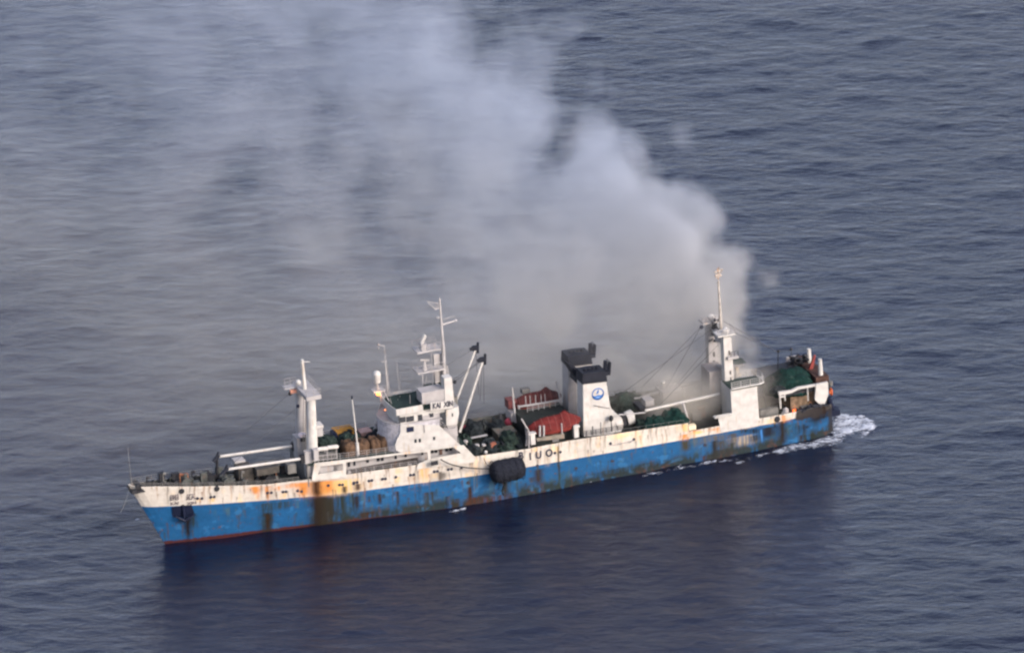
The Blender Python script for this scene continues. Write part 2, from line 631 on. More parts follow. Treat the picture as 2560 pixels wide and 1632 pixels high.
    # under the accommodation
    for (cx, y0, hw, y1, col, a) in ((40, 785, 26, 850, (0.20, 0.14, 0.09), 1), (175, 760, 34, 825, (0.22, 0.15, 0.11), 1), (300, 740, 24, 800, LB, .8), (445, 715, 26, 790, LB, .7),
                                     (585, 600, 30, 660, OY, .8), (575, 690, 22, 745, OY, .8), (720, 680, 32, 740, LB, .75), (835, 560, 48, 735, (0.62, 0.36, 0.14), .9), (985, 640, 60, 735, (0.16, 0.13, 0.11), .85),
                                     (1040, 650, 50, 700, GR, .6), (950, 655, 26, 700, OY, .5),
                                     (165, 885, 24, 1000, BR, 1), (290, 880, 16, 940, BR, .6), (400, 860, 20, 960, BR, .85), (440, 860, 12, 900, GB, .8), (578, 835, 14, 970, BR, 1), (540, 840, 8, 870, BR, .8),
                                     (790, 765, 10, 915, NAV, .9), (905, 840, 66, 960, (0.06, 0.06, 0.035), .85), (1300, 790, 24, 990, (0.10, 0.05, 0.03), 1), (1070, 885, 13, 1010, SO, .9),
                                     (280, 1040, 90, 1120, (0.08, 0.045, 0.025), .8), (1150, 910, 50, 1000, (0.06, 0.05, 0.03), .8), (1350, 890, 120, 960, (0.12, 0.045, 0.025), .7), (1550, 880, 150, 960, (0.13, 0.045, 0.025), .8),
                                     (1990, 615, 40, 760, (0.07, 0.04, 0.03), 1), (1940, 690, 40, 740, (0.07, 0.05, 0.03), .8), (2030, 750, 18, 850, (0.12, 0.045, 0.03), .95),
                                     (2185, 385, 9, 800, (0.07, 0.055, 0.035), 1), (2225, 640, 40, 780, (0.05, 0.10, 0.06), .85), (2165, 385, 22, 450, OY, .8), (2075, 400, 30, 560, (0.30, 0.25, 0.19), .75), (1950, 400, 26, 440, OY, .8),
                                     (2362, 590, 16, 630, BR, .9), (1860, 750, 14, 790, BR, .8), (1650, 720, 34, 880, (0.05, 0.04, 0.03), .85), (1150, 770, 14, 800, BR, .8), (1280, 740, 14, 760, BR, .8), (1480, 780, 14, 800, BR, .8)):
        st(7, cx, y0, hw, y1, col, a)
    st(4, 1500, 985, 120, 1030, (0.70, 0.50, 0.25), .6); st(4, 1420, 1255, 20, 1270, BR, .9)
    st(4, 1500, 1330, 520, 1400, (0.03, 0.045, 0.045), .6, soft=0.1)
    # thin runs of rust and dirt from scuppers, seams and the rail
    rr_ = np.random.default_rng(3)
    for _ in range(230):
        xr = rr_.uniform(-4, 96)
        zt_ = rr_.choice([0, 1, 2])
        z0_ = float(sheer(xr)) if zt_ == 0 else (float(L(BLUE, xr)) + rr_.uniform(0.2, 2.2) if zt_ == 1 else rr_.uniform(1.5, 4.2))
        ln = rr_.uniform(0.5, 3.0)
        wd_ = rr_.uniform(0.06, 0.16)
        cl = [(0.13, 0.06, 0.025), (0.05, 0.035, 0.025), (0.06, 0.05, 0.04), (0.17, 0.08, 0.03)][rr_.integers(0, 4)] if z0_ > L(BLUE, xr) else [(0.05, 0.03, 0.02), (0.03, 0.03, 0.028), (0.02, 0.03, 0.03)][rr_.integers(0, 3)]
        zz = (z0_ - z) / ln
        mm = np.exp(-((x - xr - 0.05 * np.sin(z * 3)) / (wd_ * (1 - 0.5 * np.clip(zz, 0, 1)))) ** 2) * sst(-0.03, 0.02, zz) * (1 - np.clip(zz, 0, 1)) ** 0.7
        c = mix(c, cl, 0.8 * mm)
    # the burnt after part
    for (cx, y0, hw, y1, col, a) in ((260, 530, 50, 590, OR, .9), (270, 600, 55, 700, (0.09, 0.08, 0.04), .9), (250, 425, 50, 500, OY, .6), (350, 470, 60, 520, OR, .6), (400, 500, 60, 525, OY, .9), (620, 450, 34, 510, OR, .95), (560, 470, 60, 490, OR, .6),
                                     (450, 550, 60, 660, (0.15, 0.17, 0.19), .8), (570, 540, 120, 600, (0.24, 0.22, 0.19), .95), (720, 530, 150, 640, (0.13, 0.12, 0.11), .95), (880, 545, 110, 640, (0.33, 0.26, 0.17), .95),
                                     (575, 600, 32, 790, (0.03, 0.03, 0.025), 1), (660, 600, 70, 720, (0.10, 0.09, 0.07), .9), (760, 620, 30, 700, (0.06, 0.07, 0.05), .8), (640, 690, 120, 790, (0.045, 0.05, 0.045), .8),
                                     (1000, 470, 60, 520, SO, .9), (1150, 455, 100, 560, (0.03, 0.03, 0.04), 1), (1070, 480, 8, 600, (0.05, 0.2, 0.5), .9), (1000, 540, 60, 600, (0.02, 0.02, 0.02), .9), (900, 470, 50, 510, SO, .8),
                                     (1290, 395, 46, 640, (0.045, 0.032, 0.022), 1), (1330, 360, 40, 400, OR, .9), (1210, 400, 14, 460, SO, .7), (1310, 330, 40, 380, OR, .95), (1180, 370, 60, 420, OY, .6),
                                     (1400, 420, 60, 560, (0.03, 0.09, 0.11), .7), (1490, 430, 60, 520, SO, .75), (1480, 540, 24, 610, (0.05, 0.025, 0.02), .9), (1540, 440, 40, 470, SO, .8),
                                     (1660, 225, 110, 400, SO, 1), (1740, 215, 90, 330, (0.05, 0.03, 0.02), 1), (1640, 380, 26, 560, (0.025, 0.03, 0.025), .8), (1600, 520, 30, 600, (0.03, 0.045, 0.035), .7), (1700, 340, 120, 370, SO, .8),
                                     (960, 420, 70, 460, (0.5, 0.45, 0.38), .8), (180, 840, 70, 880, (0.03, 0.05, 0.06), .8), (460, 760, 22, 810, (0.10, 0.04, 0.03), .9), (480, 640, 14, 660, SO, .9)):
        st(6, cx, y0, hw, y1, col, a)
    c = mix(c, SO, 0.97 * sst(0.35, 0.5, n1 * 0.4 + n3 * 0.3 + n2 * 0.3 + 0.30 * sst(91.5, 93.0, x) * sst(2.9, 3.9, z) * sst(97, 95.5, x) - 0.17) * sst(90.8, 92.4, x) * sst(2.3, 3.5, z))
    c = mix(c, SO, 0.9 * sst(97.2, 97.8, x + 0.9 * (n3 - 0.5)))
    return np.clip(c, 0.005, 0.9)


NAV = (0.02, 0.03, 0.06)

fishing_vessel = empty('fishing_vessel', 'rusty blue and white fishing trawler with smoke pouring from its after deck', 'ship')
V = fishing_vessel

X0 = np.concatenate([np.linspace(-6.9, -4, 30, endpoint=False), np.linspace(-4, 75.5, 560), np.linspace(75.56, XE, 170)])
rows_lo = np.linspace(-2.2, 0, 5, endpoint=False)
nb, nw = 42, 34


def hull_grid(off=0.0):
    Xc = X0[:, None]
    zs = sheer(X0)[:, None]
    zb = L(BLUE, X0)[:, None]
    tb = np.linspace(0, 1, nb)[None, :]
    tw = np.linspace(0, 1, nw)[None, :]
    Z = np.concatenate([np.repeat(rows_lo[None, :], len(X0), 0), tb * (zb - 0.012), zb + 0.012 + tw * (zs - zb - 0.012)], 1)
    fade = np.clip(1 - (Xc + 6.9) / 26, 0, 1)
    Xg = Xc + (stemx(Z) - stemx(zs)) * fade + (stemx(zs[0, 0]) + 6.9) * fade
    Yg = half(Xg, Z, zs)
    return Xg, Yg, Z


HX, HY, HZ = hull_grid()


nr, ncn = HX.shape
vsP = np.stack([HX, -HY, HZ], -1).reshape(-1, 3)
vsS = np.stack([HX, HY, HZ], -1).reshape(-1, 3)
idx = np.arange(nr * ncn).reshape(nr, ncn)
q = np.stack([idx[:-1, :-1], idx[1:, :-1], idx[1:, 1:], idx[:-1, 1:]], -1).reshape(-1, 4)
o2 = nr * ncn
tr = np.stack([idx[-1, :-1], o2 + idx[-1, :-1], o2 + idx[-1, 1:], idx[-1, 1:]], -1)      # transom
stm = np.stack([idx[0, 1:], o2 + idx[0, 1:], o2 + idx[0, :-1], idx[0, :-1]], -1)
hm = bpy.data.meshes.new('hull')
np_mesh(hm, np.concatenate([vsP, vsS]), np.concatenate([q, q[:, ::-1] + o2, tr, stm]))
colp = hull_col(HX, HZ).reshape(-1, 3)
ca = hm.color_attributes.new('paint', 'FLOAT_COLOR', 'POINT')
cc = np.ones((2 * o2, 4), np.float32)
cc[:o2, :3] = colp
cc[o2:, :3] = colp
ca.data.foreach_set('color', cc.ravel())
hmat = bpy.data.materials.new('hull_paint')
hmat.use_nodes = True
n = hmat.node_tree.nodes
l = hmat.node_tree.links
b = n['Principled BSDF']
b.inputs['Roughness'].default_value = 0.55
b.inputs['Specular IOR Level'].default_value = 0.12
at = n.new('ShaderNodeAttribute')
at.attribute_name = 'paint'
tc = n.new('ShaderNodeTexCoord')
nz = n.new('ShaderNodeTexNoise')
nz.inputs['Scale'].default_value = 1.6
nz.inputs['Detail'].default_value = 8
nz.inputs['Roughness'].default_value = 0.7
l.new(tc.outputs['Object'], nz.inputs['Vector'])
mr = n.new('ShaderNodeMapRange')
mr.inputs[1].default_value = 0.3; mr.inputs[2].default_value = 0.7
mr.inputs[3].default_value = 0.84; mr.inputs[4].default_value = 1.08
l.new(nz.outputs[0], mr.inputs[0])
mx = n.new('ShaderNodeMix')
mx.data_type = 'RGBA'; mx.blend_type = 'MULTIPLY'; mx.inputs[0].default_value = 1
l.new(at.outputs['Color'], mx.inputs[6])
l.new(mr.outputs[0], mx.inputs[7])
l.new(mx.outputs[2], b.inputs['Base Color'])
bpn = n.new('ShaderNodeBump')                       # plating dents between frames
bpn.inputs['Distance'].default_value = 0.03
nz2 = n.new('ShaderNodeTexNoise')
nz2.inputs['Scale'].default_value = 0.9
l.new(tc.outputs['Object'], nz2.inputs['Vector'])
l.new(nz2.outputs[0], bpn.inputs['Height'])
l.new(bpn.outputs[0], b.inputs['Normal'])
hm.materials.append(hmat)
hull = bpy.data.objects.new('hull', hm)
SC.collection.objects.link(hull)
hull.parent = V
tmod = hull.modifiers.new('plate', 'SOLIDIFY')
tmod.thickness = 0.12
tmod.offset = -1


# inner bulwark lining + weather deck following the sheer
def deck_z(x):
    return sheer(np.asarray(x)) - L([(-7, 0.5), (12, 0.45), (17, 0.5), (18.9, 1.0), (43, 1.0), (75.5, 1.0), (75.56, 0.9), (98, 0.9)], x)


xs = np.concatenate([np.linspace(-6.2, 75.5, 90), np.linspace(75.56, XE - 0.1, 24)])
dm = MB()
for i in range(len(xs) - 1):
    a0, a1 = xs[i], xs[i + 1]
    y0 = max(0.05, half_at(a0, float(deck_z(a0))) - 0.06)
    y1 = max(0.05, half_at(a1, float(deck_z(a1))) - 0.06)
    z0, z1 = float(deck_z(a0)), float(deck_z(a1))
    dm.add([(a0, -y0, z0), (a1, -y1, z1), (a1, y1, z1), (a0, y0, z0)], [(0, 1, 2, 3)])
dm.build('deck', DECK, V)
for sgn in (-1, 1):
    lm = MB()
    for i in range(len(xs) - 1):
        a0, a1 = xs[i], xs[i + 1]
        if 75.5 <= a0 < 75.56:
            continue
        P = []
        for a in (a0, a1):
            zz = float(sheer(a)) + 0.012
            yo = half_at(a, zz) + 0.005
            yi = max(0.02, yo - 0.2)
            yd = max(0.02, half_at(a, float(deck_z(a))) - 0.2)
            P.append([(a, sgn * yo, zz), (a, sgn * yi, zz), (a, sgn * yd, float(deck_z(a)) + 0.01), (a, sgn * yo, zz - 0.1)])
        v = P[0] + P[1]
        fs = [(0, 1, 5, 4), (1, 2, 6, 5), (3, 0, 4, 7)]
        lm.add(v, fs[:2] if sgn < 0 else [f[::-1] for f in fs[:2]])
    lm.build('bulwark_rail', mat('bulwark_inside', (0.055, 0.058, 0.052), 0.8, var=0.4, rust=0.5), V)
# ------------------------------------------------------------------ small builders
def bx(mb, k, a, b, y0, y1):
    """box whose near face (plane y0) has its corners at a and b"""
    p = A(k, *a, y0); q = A(k, *b, y0)
    return mb.box(p.x, q.x, y0, y1, p.z, q.z)


def disc(name, c, r, ma, parent, ny=-1.0, thick=0.05):
    mb = MB()
    mb.drum(c, (0, 1, 0), r, thick, 12)
    return mb.build(name, ma, parent)


def boxp(name, k, a, b, y0, y1, ma, parent=None, label=None):
    return bx(MB(), k, a, b, y0, y1).build(name, ma, parent, label)


def polyp(name, k, pts, y0, y1, ma, parent=None, label=None):
    return MB().prism(PP(k, y0, *pts), y0, y1).build(name, ma, parent, label)


dz0 = 6.38


def recenter(o):
    """put a top-level mesh thing's origin at the middle of its foot"""
    me = o.data
    a = np.empty(len(me.vertices) * 3, np.float32)
    me.vertices.foreach_get('co', a)
    a = a.reshape(-1, 3)
    c = np.array([(a[:, 0].min() + a[:, 0].max()) / 2, (a[:, 1].min() + a[:, 1].max()) / 2, a[:, 2].min()], np.float32)
    me.vertices.foreach_set('co', (a - c).ravel())
    me.update()
    o.location = Vector([float(v) for v in c])
    for ch in list(o.children):
        ch.matrix_parent_inverse = Matrix.Translation(-o.location)
    return o


# ------------------------------------------------------------------ fittings on the shell
# anchor in its pocket
ap = hull_pt(1, 445, 1190)
anc = MB()
dx = -0.05
for (px, py, w, h) in ((445, 1192, 1.55, 1.45),):
    p = hull_pt(1, px, py)
    yb = p.y
    anc.add([(p.x - w, -half_at(p.x - w, p.z + h) - 0.14, p.z + h * 0.75), (p.x + w * .8, -half_at(p.x + w * .8, p.z + h) - 0.14, p.z + h * 0.75),
             (p.x + w * 1.1, -half_at(p.x + w * 1.1, p.z - h * .6) - 0.2, p.z - h * 0.55), (p.x - w * .85, -half_at(p.x - w * .85, p.z - h * .6) - 0.2, p.z - h * 0.45)], [(0, 1, 2, 3)])
    anc.tube((p.x, yb - 0.35, p.z + 1.2), (p.x + 0.1, yb - 0.3, p.z - 1.2), 0.22, 0.2)
    anc.tube((p.x - 1.2, yb - 0.45, p.z - 0.3), (p.x + 0.1, yb - 0.5, p.z - 1.2), 0.12, 0.25)
    anc.tube((p.x + 1.4, yb - 0.75, p.z - 0.4), (p.x + 0.1, yb - 0.5, p.z - 1.2), 0.12, 0.25)
anc.build('anchor', NAVY, V)

PORT = [(1, 550, 1095), (1, 582, 1095), (1, 645, 1085), (1, 670, 1083), (1, 1048, 1055), (1, 1075, 1053), (1, 1158, 1049), (1, 1180, 1047), (1, 1262, 1040), (1, 1290, 1045), (1, 1480, 1003), (1, 1560, 998), (1, 1582, 997), (1, 1660, 990),
        (7, 140, 745), (7, 172, 742), (7, 290, 727), (7, 320, 722), (7, 425, 709), (7, 455, 706), (7, 560, 689), (7, 708, 669), (7, 740, 665), (7, 945, 634), (7, 978, 630), (7, 1085, 613), (7, 1118, 609), (7, 1220, 594),
        (7, 2155, 447), (7, 2210, 438), (7, 1978, 574), (7, 2368, 600), (7, 1285, 742), (6, 475, 640), (4, 1415, 1258), (4, 1398, 1082), (4, 1635, 1040)]
for i, (k, x, y) in enumerate(PORT):
    p = hull_pt(k, x, y)
    t = (half_at(p.x + 0.3, p.z) - half_at(p.x - 0.3, p.z)) / 0.6
    mb = MB()
    nrm = Vector((-t, -1, -0.1)).normalized()
    c = Vector((p.x, p.y - 0.02, p.z))
    mb.tube(c, c + nrm * 0.07, 0.22, 0.22, 12)
    mb.build('porthole', INK, V)
for (k, x, y, r) in ((1, 438, 1043, 0.42), (1, 688, 1025, 0.42), (6, 1237, 368, 0.48)):       # mooring fairleads
    p = hull_pt(k, x, y)
    mb = MB()
    mb.tube((p.x, p.y + 0.1, p.z), (p.x, p.y - 0.16, p.z - 0.03), r, r * 0.9, 14)
    mb.build('fairlead', DARK, V)
mb = MB()
bx(mb, 7, (915, 540), (985, 566), -7.06, -6.9)
mb.build('freeing_port', DARK, V)
# stem head roller
p = A(8, 165, 640, 0)
mb = MB()
mb.drum((p.x + 0.5, 0, p.z), (0, 1, 0), 0.5, 1.8, 12)
mb.box(p.x - 0.6, p.x + 1.6, -0.9, 0.9, p.z - 0.9, p.z - 0.35)
mb.tube((p.x - 1.1, 0, p.z), (p.x + 0.6, 0, p.z), 0.12, 0.16)
mb.build('stem_roller', DARK, V)

# ------------------------------------------------------------------ names painted on the shell


def on_shell(k, px, py, off=0.03):
    p = hull_pt(k, px, py)
    e = 0.6
    dxy = (half_at(p.x + e, p.z) - half_at(p.x - e, p.z)) / (2 * e)
    dz = (half_at(p.x, p.z + e) - half_at(p.x, p.z - e)) / (2 * e)
    X = Vector((1, -dxy, 0)).normalized()
    N = Vector((-dxy, -1, dz)).normalized()
    N = (N - X * N.dot(X)).normalized()
    Y = N.cross(X)
    m = Matrix((X, Y, N)).transposed().to_4x4()
    m.translation = p + N * off
    return m


INKB = mat('bow_lettering_paint', (0.10, 0.085, 0.085), 0.7, var=0.4, scale=3)
text_mesh('ship_name', '開', 1.35, INKB, V, on_shell(8, 652, 772, 0.06), sx=1.05, bold=0.015)
text_mesh('ship_name', '欣', 1.35, INKB, V, on_shell(8, 850, 766, 0.06), sx=1.05, bold=0.015)
text_mesh('ship_name', 'KAI', 0.52, INKB, V, on_shell(8, 655, 852, 0.05), sx=1.5, bold=0.02)
text_mesh('ship_name', 'XIN', 0.52, INKB, V, on_shell(8, 862, 848, 0.05), sx=1.5, bold=0.02)
for ch, x, y in (('B', 1815, 478), ('I', 1908, 485), ('U', 1992, 470), ('O', 2097, 450)):
    text_mesh('call_sign', ch, 1.55, INK, V, on_shell(7, x, y, 0.06), sx=0.85, bold=0.05)
# faded, half painted-out script further aft
p = A(4, 1500, 1082, -7)
text_mesh('faded_script', '~•~~w~~w•', 0.8, INKF, V, Matrix.Translation((p.x, -7.05, p.z)) @ Matrix.Rotation(math.pi / 2, 4, 'X'), sx=1.0)

# ------------------------------------------------------------------ the ship's side above the sheer: a plane that narrows forward
SM = 2.8 / 22.1


def side_y(x, off=0.0):
    return -(4.0 + SM * (min(x, 43.0) - 18.9)) - off


def SP(k, x, y, off=0.0):
    d = _ray(k, x, y)
    t = -(CAM.y + 4.0 + SM * (CAM.x - 18.9) + off) / (d.y + SM * d.x)
    return CAM + d * t


def sprism(mb, k, pts, o0, o1):
    P_ = [SP(k, p[0], p[1], o0) for p in pts]
    n_ = len(P_)
    ar = sum(P_[i].x * P_[(i + 1) % n_].z - P_[(i + 1) % n_].x * P_[i].z for i in range(n_))
    if ar < 0:
        P_ = P_[::-1]
    vs = [(p.x, side_y(p.x, o0), p.z) for p in P_] + [(p.x, side_y(p.x, o1), p.z) for p in P_]
    fs = [tuple(range(n_)), tuple(range(2 * n_ - 1, n_ - 1, -1))]
    for i in range(n_):
        j = (i + 1) % n_
        fs.append((j, i, i + n_, j + n_))
    return mb.add(vs, fs)


def sbox(name, k, a, b, o0, o1, ma, parent=None):
    p = SP(k, *a, o0); q = SP(k, *b, o0)
    x0, x1 = sorted((p.x, q.x)); z0, z1 = sorted((p.z, q.z))
    mb = MB()
    vs = [(x, side_y(x, o), z) for o in (o0, o1) for z in (z0, z1) for x in (x0, x1)]
    mb.add(vs, [(0, 1, 3, 2), (5, 4, 6, 7), (0, 4, 5, 1), (2, 3, 7, 6), (0, 2, 6, 4), (1, 5, 7, 3)])
    return mb.build(name, ma, parent)


# ------------------------------------------------------------------ accommodation under the rim
ACZ = [(18.9, 9.72), (30.9, 9.6), (41.1, 9.5)]
O0, O1 = 0.04, -0.14
for q_ in ((300, 1040), (1000, 955), (1290, 918)):
    pass
side = MB()
sprism(side, 2, ((275, 1192), (300, 1040), (352, 1066), (334, 1134), (338, 1186)), O0, O1)
sprism(side, 2, ((338, 1186), (334, 1134), (552, 1100), (556, 1164)), O0 + 0.004, O1)
sprism(side, 2, ((300, 1040), (545, 1012), (1000, 955), (1060, 948), (1062, 962), (575, 1032), (548, 1042), (352, 1066)), O0 + 0.008, O1)
sprism(side, 2, ((545, 1040), (575, 1030), (580, 1163), (556, 1166)), O0 + 0.012, O1)
sprism(side, 2, ((1060, 946), (1295, 918), (1575, 884), (1515, 899), (1312, 926), (1290, 940), (1062, 963)), O0 + 0.014, O1)
sprism(side, 2, ((1285, 930), (1312, 925), (1316, 1002), (1292, 1008)), O0 + 0.018, O1)
sprism(side, 2, ((1190, 1092), (1203, 1046), (1310, 1000), (1580, 950), (1516, 899), (1560, 886), (1604, 881), (1708, 990), (1700, 1030), (1450, 1060)), O0, O1)
side.build('superstructure_side', WHITE, V)
lp_ = MB()  # thin dark sheet added over the passage wall to darken its lower half
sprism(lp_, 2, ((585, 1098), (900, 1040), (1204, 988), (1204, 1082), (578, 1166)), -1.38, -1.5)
lp_.build('passage_dark_sheet', mat('dark_passage', (0.045, 0.04, 0.038), .8, var=.5, scale=2, rust=.5), V)
zf = lambda x: float(L(ACZ, x))
xa, xb = 19.2, 41.0
ya, yb = -side_y(xa) - 1.5, -side_y(xb) - 1.6
acc = MB()
acc.add([(xa, -ya, 6.3), (xb, -yb, 6.3), (xb, -yb, zf(xb) - .05), (xa, -ya, zf(xa) - .05), (xa, ya, 6.3), (xb, yb, 6.3), (xb, yb, zf(xb) - .05), (xa, ya, zf(xa) - .05)],
        [(0, 1, 2, 3), (5, 4, 7, 6), (4, 0, 3, 7), (1, 5, 6, 2)])
acc.build('accommodation_wall', GREYW, V)
dk = MB()
ds_ = [(x, -side_y(x) - 0.08, zf(x)) for x in (18.9, 30.9, 41.8)]
tp = [(x, -y, z - .05) for x, y, z in ds_] + [(x, y, z - .05) for x, y, z in ds_[::-1]]
dk.add(tp + [(x, y, z - .15) for x, y, z in tp], [(0, 1, 4, 5), (1, 2, 3, 4), (11, 10, 7, 6), (10, 9, 8, 7), (5, 11, 6, 0), (0, 6, 7, 1), (1, 7, 8, 2), (2, 8, 9, 3), (3, 9, 10, 4), (4, 10, 11, 5)])
dk.build('upper_deck', DGREEN, V)
sb = MB()
pp_ = [(18.8, 7.3), (18.8, 9.72), (30.9, 9.6), (41.1, 9.5), (43.2, 7.3)]
sb.add([(x, -side_y(x, .04), z) for x, z in pp_] + [(x, -side_y(x, -.14), z) for x, z in pp_], [(0, 1, 2, 3, 4), (9, 8, 7, 6, 5), (0, 5, 6, 1), (1, 6, 7, 2), (2, 7, 8, 3), (3, 8, 9, 4), (4, 9, 5, 0)])
sb.build('superstructure_side', WHITE, V)
fw = MB()                                          # fore bulkhead, facing the foredeck
fw.box(18.7, 18.9, -3.85, 3.85, 6.3, 9.66)
fw.build('fore_bulkhead', GREY, V)
sbox('cabin_wall', 2, (340, 1055), (470, 1128), -0.7, -0.9, GREYW, V)
def wbox(name, a, b, ma):
    return sbox(name, 2, a, b, -1.44, -1.56, ma, V)
for (x, y, w, h) in ((765, 1022, 11, 13), (857, 1008, 12, 15), (892, 1004, 12, 15), (1010, 985, 9, 18), (1097, 972, 9, 14), (1243, 955, 8, 12), (1328, 940, 11, 13), (1362, 936, 11, 13), (1455, 922, 12, 14), (1490, 918, 12, 14), (650, 1040, 8, 20), (602, 1048, 9, 22)):
    wbox('window', (x - w, y + h), (x + w, y - h), GLASS)
wbox('passage_door', (1395, 965), (1415, 915), mat('brown_door', (0.10, 0.06, 0.045)))
mb = MB()
mb.rail([SP(2, x, y, -0.25) for x, y in ((590, 1150), (900, 1108), (1195, 1070))], 0.9, 1.2, 0.035, 3)
mb.build('railing', GREYW, V)
for i in range(26):                                # stores along the passage
    x = random.uniform(22.5, 34.0)
    yy_ = side_y(x) + 0.5
    h = random.uniform(0.5, 1.3)
    mb = MB().box(x, x + random.uniform(0.2, 0.6), yy_, yy_ + random.uniform(.3, .6), dz0 - 0.1, dz0 + h)
    mb.build('passage_locker', random.choice((GREY, MACH, DARK, RUST, GREYW)), V)
MB().rail([SP(2, x, y, -0.1) for x, y in ((305, 1036), (600, 1003), (1000, 950))], 1.0, 1.3, 0.035, 3).build('railing', GREYW, V)
MB().rail([(19.2, 3.9, 9.7), (30.9, 5.4, 9.6)], 1.0, 1.5, 0.035, 3).build('railing', GREYW, V)

# ------------------------------------------------------------------ main house
h1b = SP(2, 1045, 944)
h1t = SP(2, 1052, 702)
h1r = SP(2, 1385, 706)
h1s = SP(2, 1578, 882)
ZT = h1t.z


def front(xf, ya_, yb_, bulge, xr, yr_, n=14):
    """deck-house plan: near front corner (xf, ya_), far front corner (xf, yb_), bulging forward between them"""
    pts = []
    for i in range(n + 1):
        t = i / n
        pts.append((xf - bulge * (1 - abs(2 * t - 1) ** 2.4), ya_ + (yb_ - ya_) * t))
    return [(xr, yr_)] + pts + [(xr, yb_)]


hs = MB()
sprism(hs, 2, ((1045, 944), (1012, 925), (1003, 880), (1022, 830), (1050, 775), (1052, 702), (1385, 706), (1578, 882)), 0.02, -0.16)
hs.build('house_side', WHITE2, V)
hs = MB()
pp_ = [(h1b.x - 1, h1b.z), (h1t.x, ZT), (h1r.x, ZT), (h1s.x, h1s.z)]
hs.add([(x, 3.0, z) for x, z in pp_] + [(x, 3.2, z) for x, z in pp_], [(3, 2, 1, 0), (4, 5, 6, 7), (0, 1, 5, 4), (1, 2, 6, 5), (2, 3, 7, 6)])
hs.build('house_side', WHITE2, V)
yn = side_y(h1t.x) + 0.2
hf = MB()
hf.slab(front(h1t.x - 0.1, yn, 1.6, 1.9, h1r.x + 0.2, side_y(h1r.x) + .2), 9.4, ZT - 0.15)
hf.build('house', mat('house_front_grey', (0.34, 0.33, 0.34), 0.7, var=0.35, scale=2.2, rust=0.5, rustcol=(0.17, 0.16, 0.17)), V)
hd = MB()
hd.slab(front(h1t.x - 0.12, yn, 1.62, 1.9, h1r.x + 0.6, side_y(h1r.x) + .2), ZT - 0.14, ZT - 0.02)
hd.build('bridge_deck', GREYW, V)
for (x, y, w, h) in ((1183, 844, 9, 17), (1220, 840, 9, 17), (1345, 822, 9, 15)):
    sbox('window', 2, (x - w, y + h), (x + w, y - h), 0.06, 0.0, GLASS, V)
sbox('window', 2, (1106, 770), (1166, 718), 0.08, 0.0, mat('navy_window', (0.012, 0.016, 0.035), 0.2), V)
mb = MB()
mb.path([SP(2, 1258, 705, .1), SP(2, 1262, 770, .1)], 0.06)
mb.build('drain_pipe', GREYW, V)
mb = MB()
mb.box(h1r.x + 0.2, h1s.x - 0.2, -5.9, 5.9, 9.3, (ZT + h1s.z) / 2 + 0.2)
mb.build('house_after_part', GREYW, V)
MB().rail([SP(2, 1400, 716, -.3), SP(2, 1560, 872, -.3)], 0.9, 0.9, 0.03, 2).build('stair_rail', GREYW, V)

# ------------------------------------------------------------------ wheelhouse
yw = -5.5
w0 = A(2, 1035, 705, yw)
zr0 = A(2, 1120, 606, -5.93).z + 0.1
zr1 = A(2, 1120, 548, -5.9).z
xw = A(2, 1560, 700, yw).x
wh = MB()
wh.slab(front(w0.x + 0.3, -5.45, 0.9, 0.5, xw - 1.2, -5.45), ZT - 0.01, zr0)
wh.build('wheelhouse', WHITE2, V)
ro = MB()
xrf = A(2, 1020, 640, -5.9).x
fc = front(xrf, -5.9, 1.0, 0.3, A(2, 1445, 560, -5.9).x, -5.9)
ro.slab(fc, zr0 + .004, zr0 + 0.12)
ro.build('wheelhouse_roof', DGREEN, V)
fa = MB()
fc = front(xrf - .03, -5.93, 1.03, 0.3, A(2, 1245, 560, -5.9).x, -5.93, 18)[:-1]
for (xa_, ya_), (xb_, yb_) in zip(fc[:-1], fc[1:]):
    fa.add([(xa_, ya_, zr0 - 0.1), (xb_, yb_, zr0 - 0.1), (xb_, yb_, zr1), (xa_, ya_, zr1)], [(0, 1, 2, 3)])
fo = fa.build('roof_bulwark', WHITE2, V)
sm = fo.modifiers.new('plate', 'SOLIDIFY')
sm.thickness = 0.08
for (a_, b_) in (((1040, 690), (1095, 632)), ((1103, 682), (1168, 622))):
    boxp('window', 2, a_, b_, -5.5, -5.42, GLASS, V)
cf = front(w0.x + 0.3, -5.45, 0.9, 0.5, 0, 0, 7)[1:-1]
for (xa_, ya_), (xb_, yb_) in zip(cf[:-1], cf[1:]):
    d = Vector((xb_ - xa_, yb_ - ya_, 0)); nn = Vector((-abs(d.y), d.x, 0)).normalized()
    a_ = Vector((xa_, ya_, 0)) + d * 0.1 + nn * 0.05
    b_ = Vector((xb_, yb_, 0)) - d * 0.1 + nn * 0.05
    MB().add([(a_.x, a_.y, ZT + 1.1), (b_.x, b_.y, ZT + 1.1), (b_.x, b_.y, zr0 - 0.25), (a_.x, a_.y, zr0 - 0.25)], [(0, 3, 2, 1)]).build('window', GLASS, V)
boxp('wheelhouse_door', 2, (1206, 695), (1240, 612), -5.5, -5.42, GLASS, V)
boxp('bridge_side_wall', 2, (1248, 700), (1455, 590), -5.58, -5.2, GREYW, V)
boxp('window', 2, (1308, 640), (1338, 602), -5.66, -5.55, GLASS, V)
boxp('window', 2, (1312, 690), (1336, 664), -5.66, -5.55, mat('green_dark', (0.03, 0.045, 0.04)), V)
boxp('bridge_side_door', 2, (1402, 712), (1450, 592), -5.68, -5.55, GLASS, V)
polyp('bridge_after_house', 2, ((1452, 712), (1448, 575), (1512, 560), (1556, 540), (1562, 600), (1545, 700)), -5.75, 3.0, WHITE2, V)
boxp('window', 2, (1500, 632), (1509, 602), -5.8, -5.7, GLASS, V)
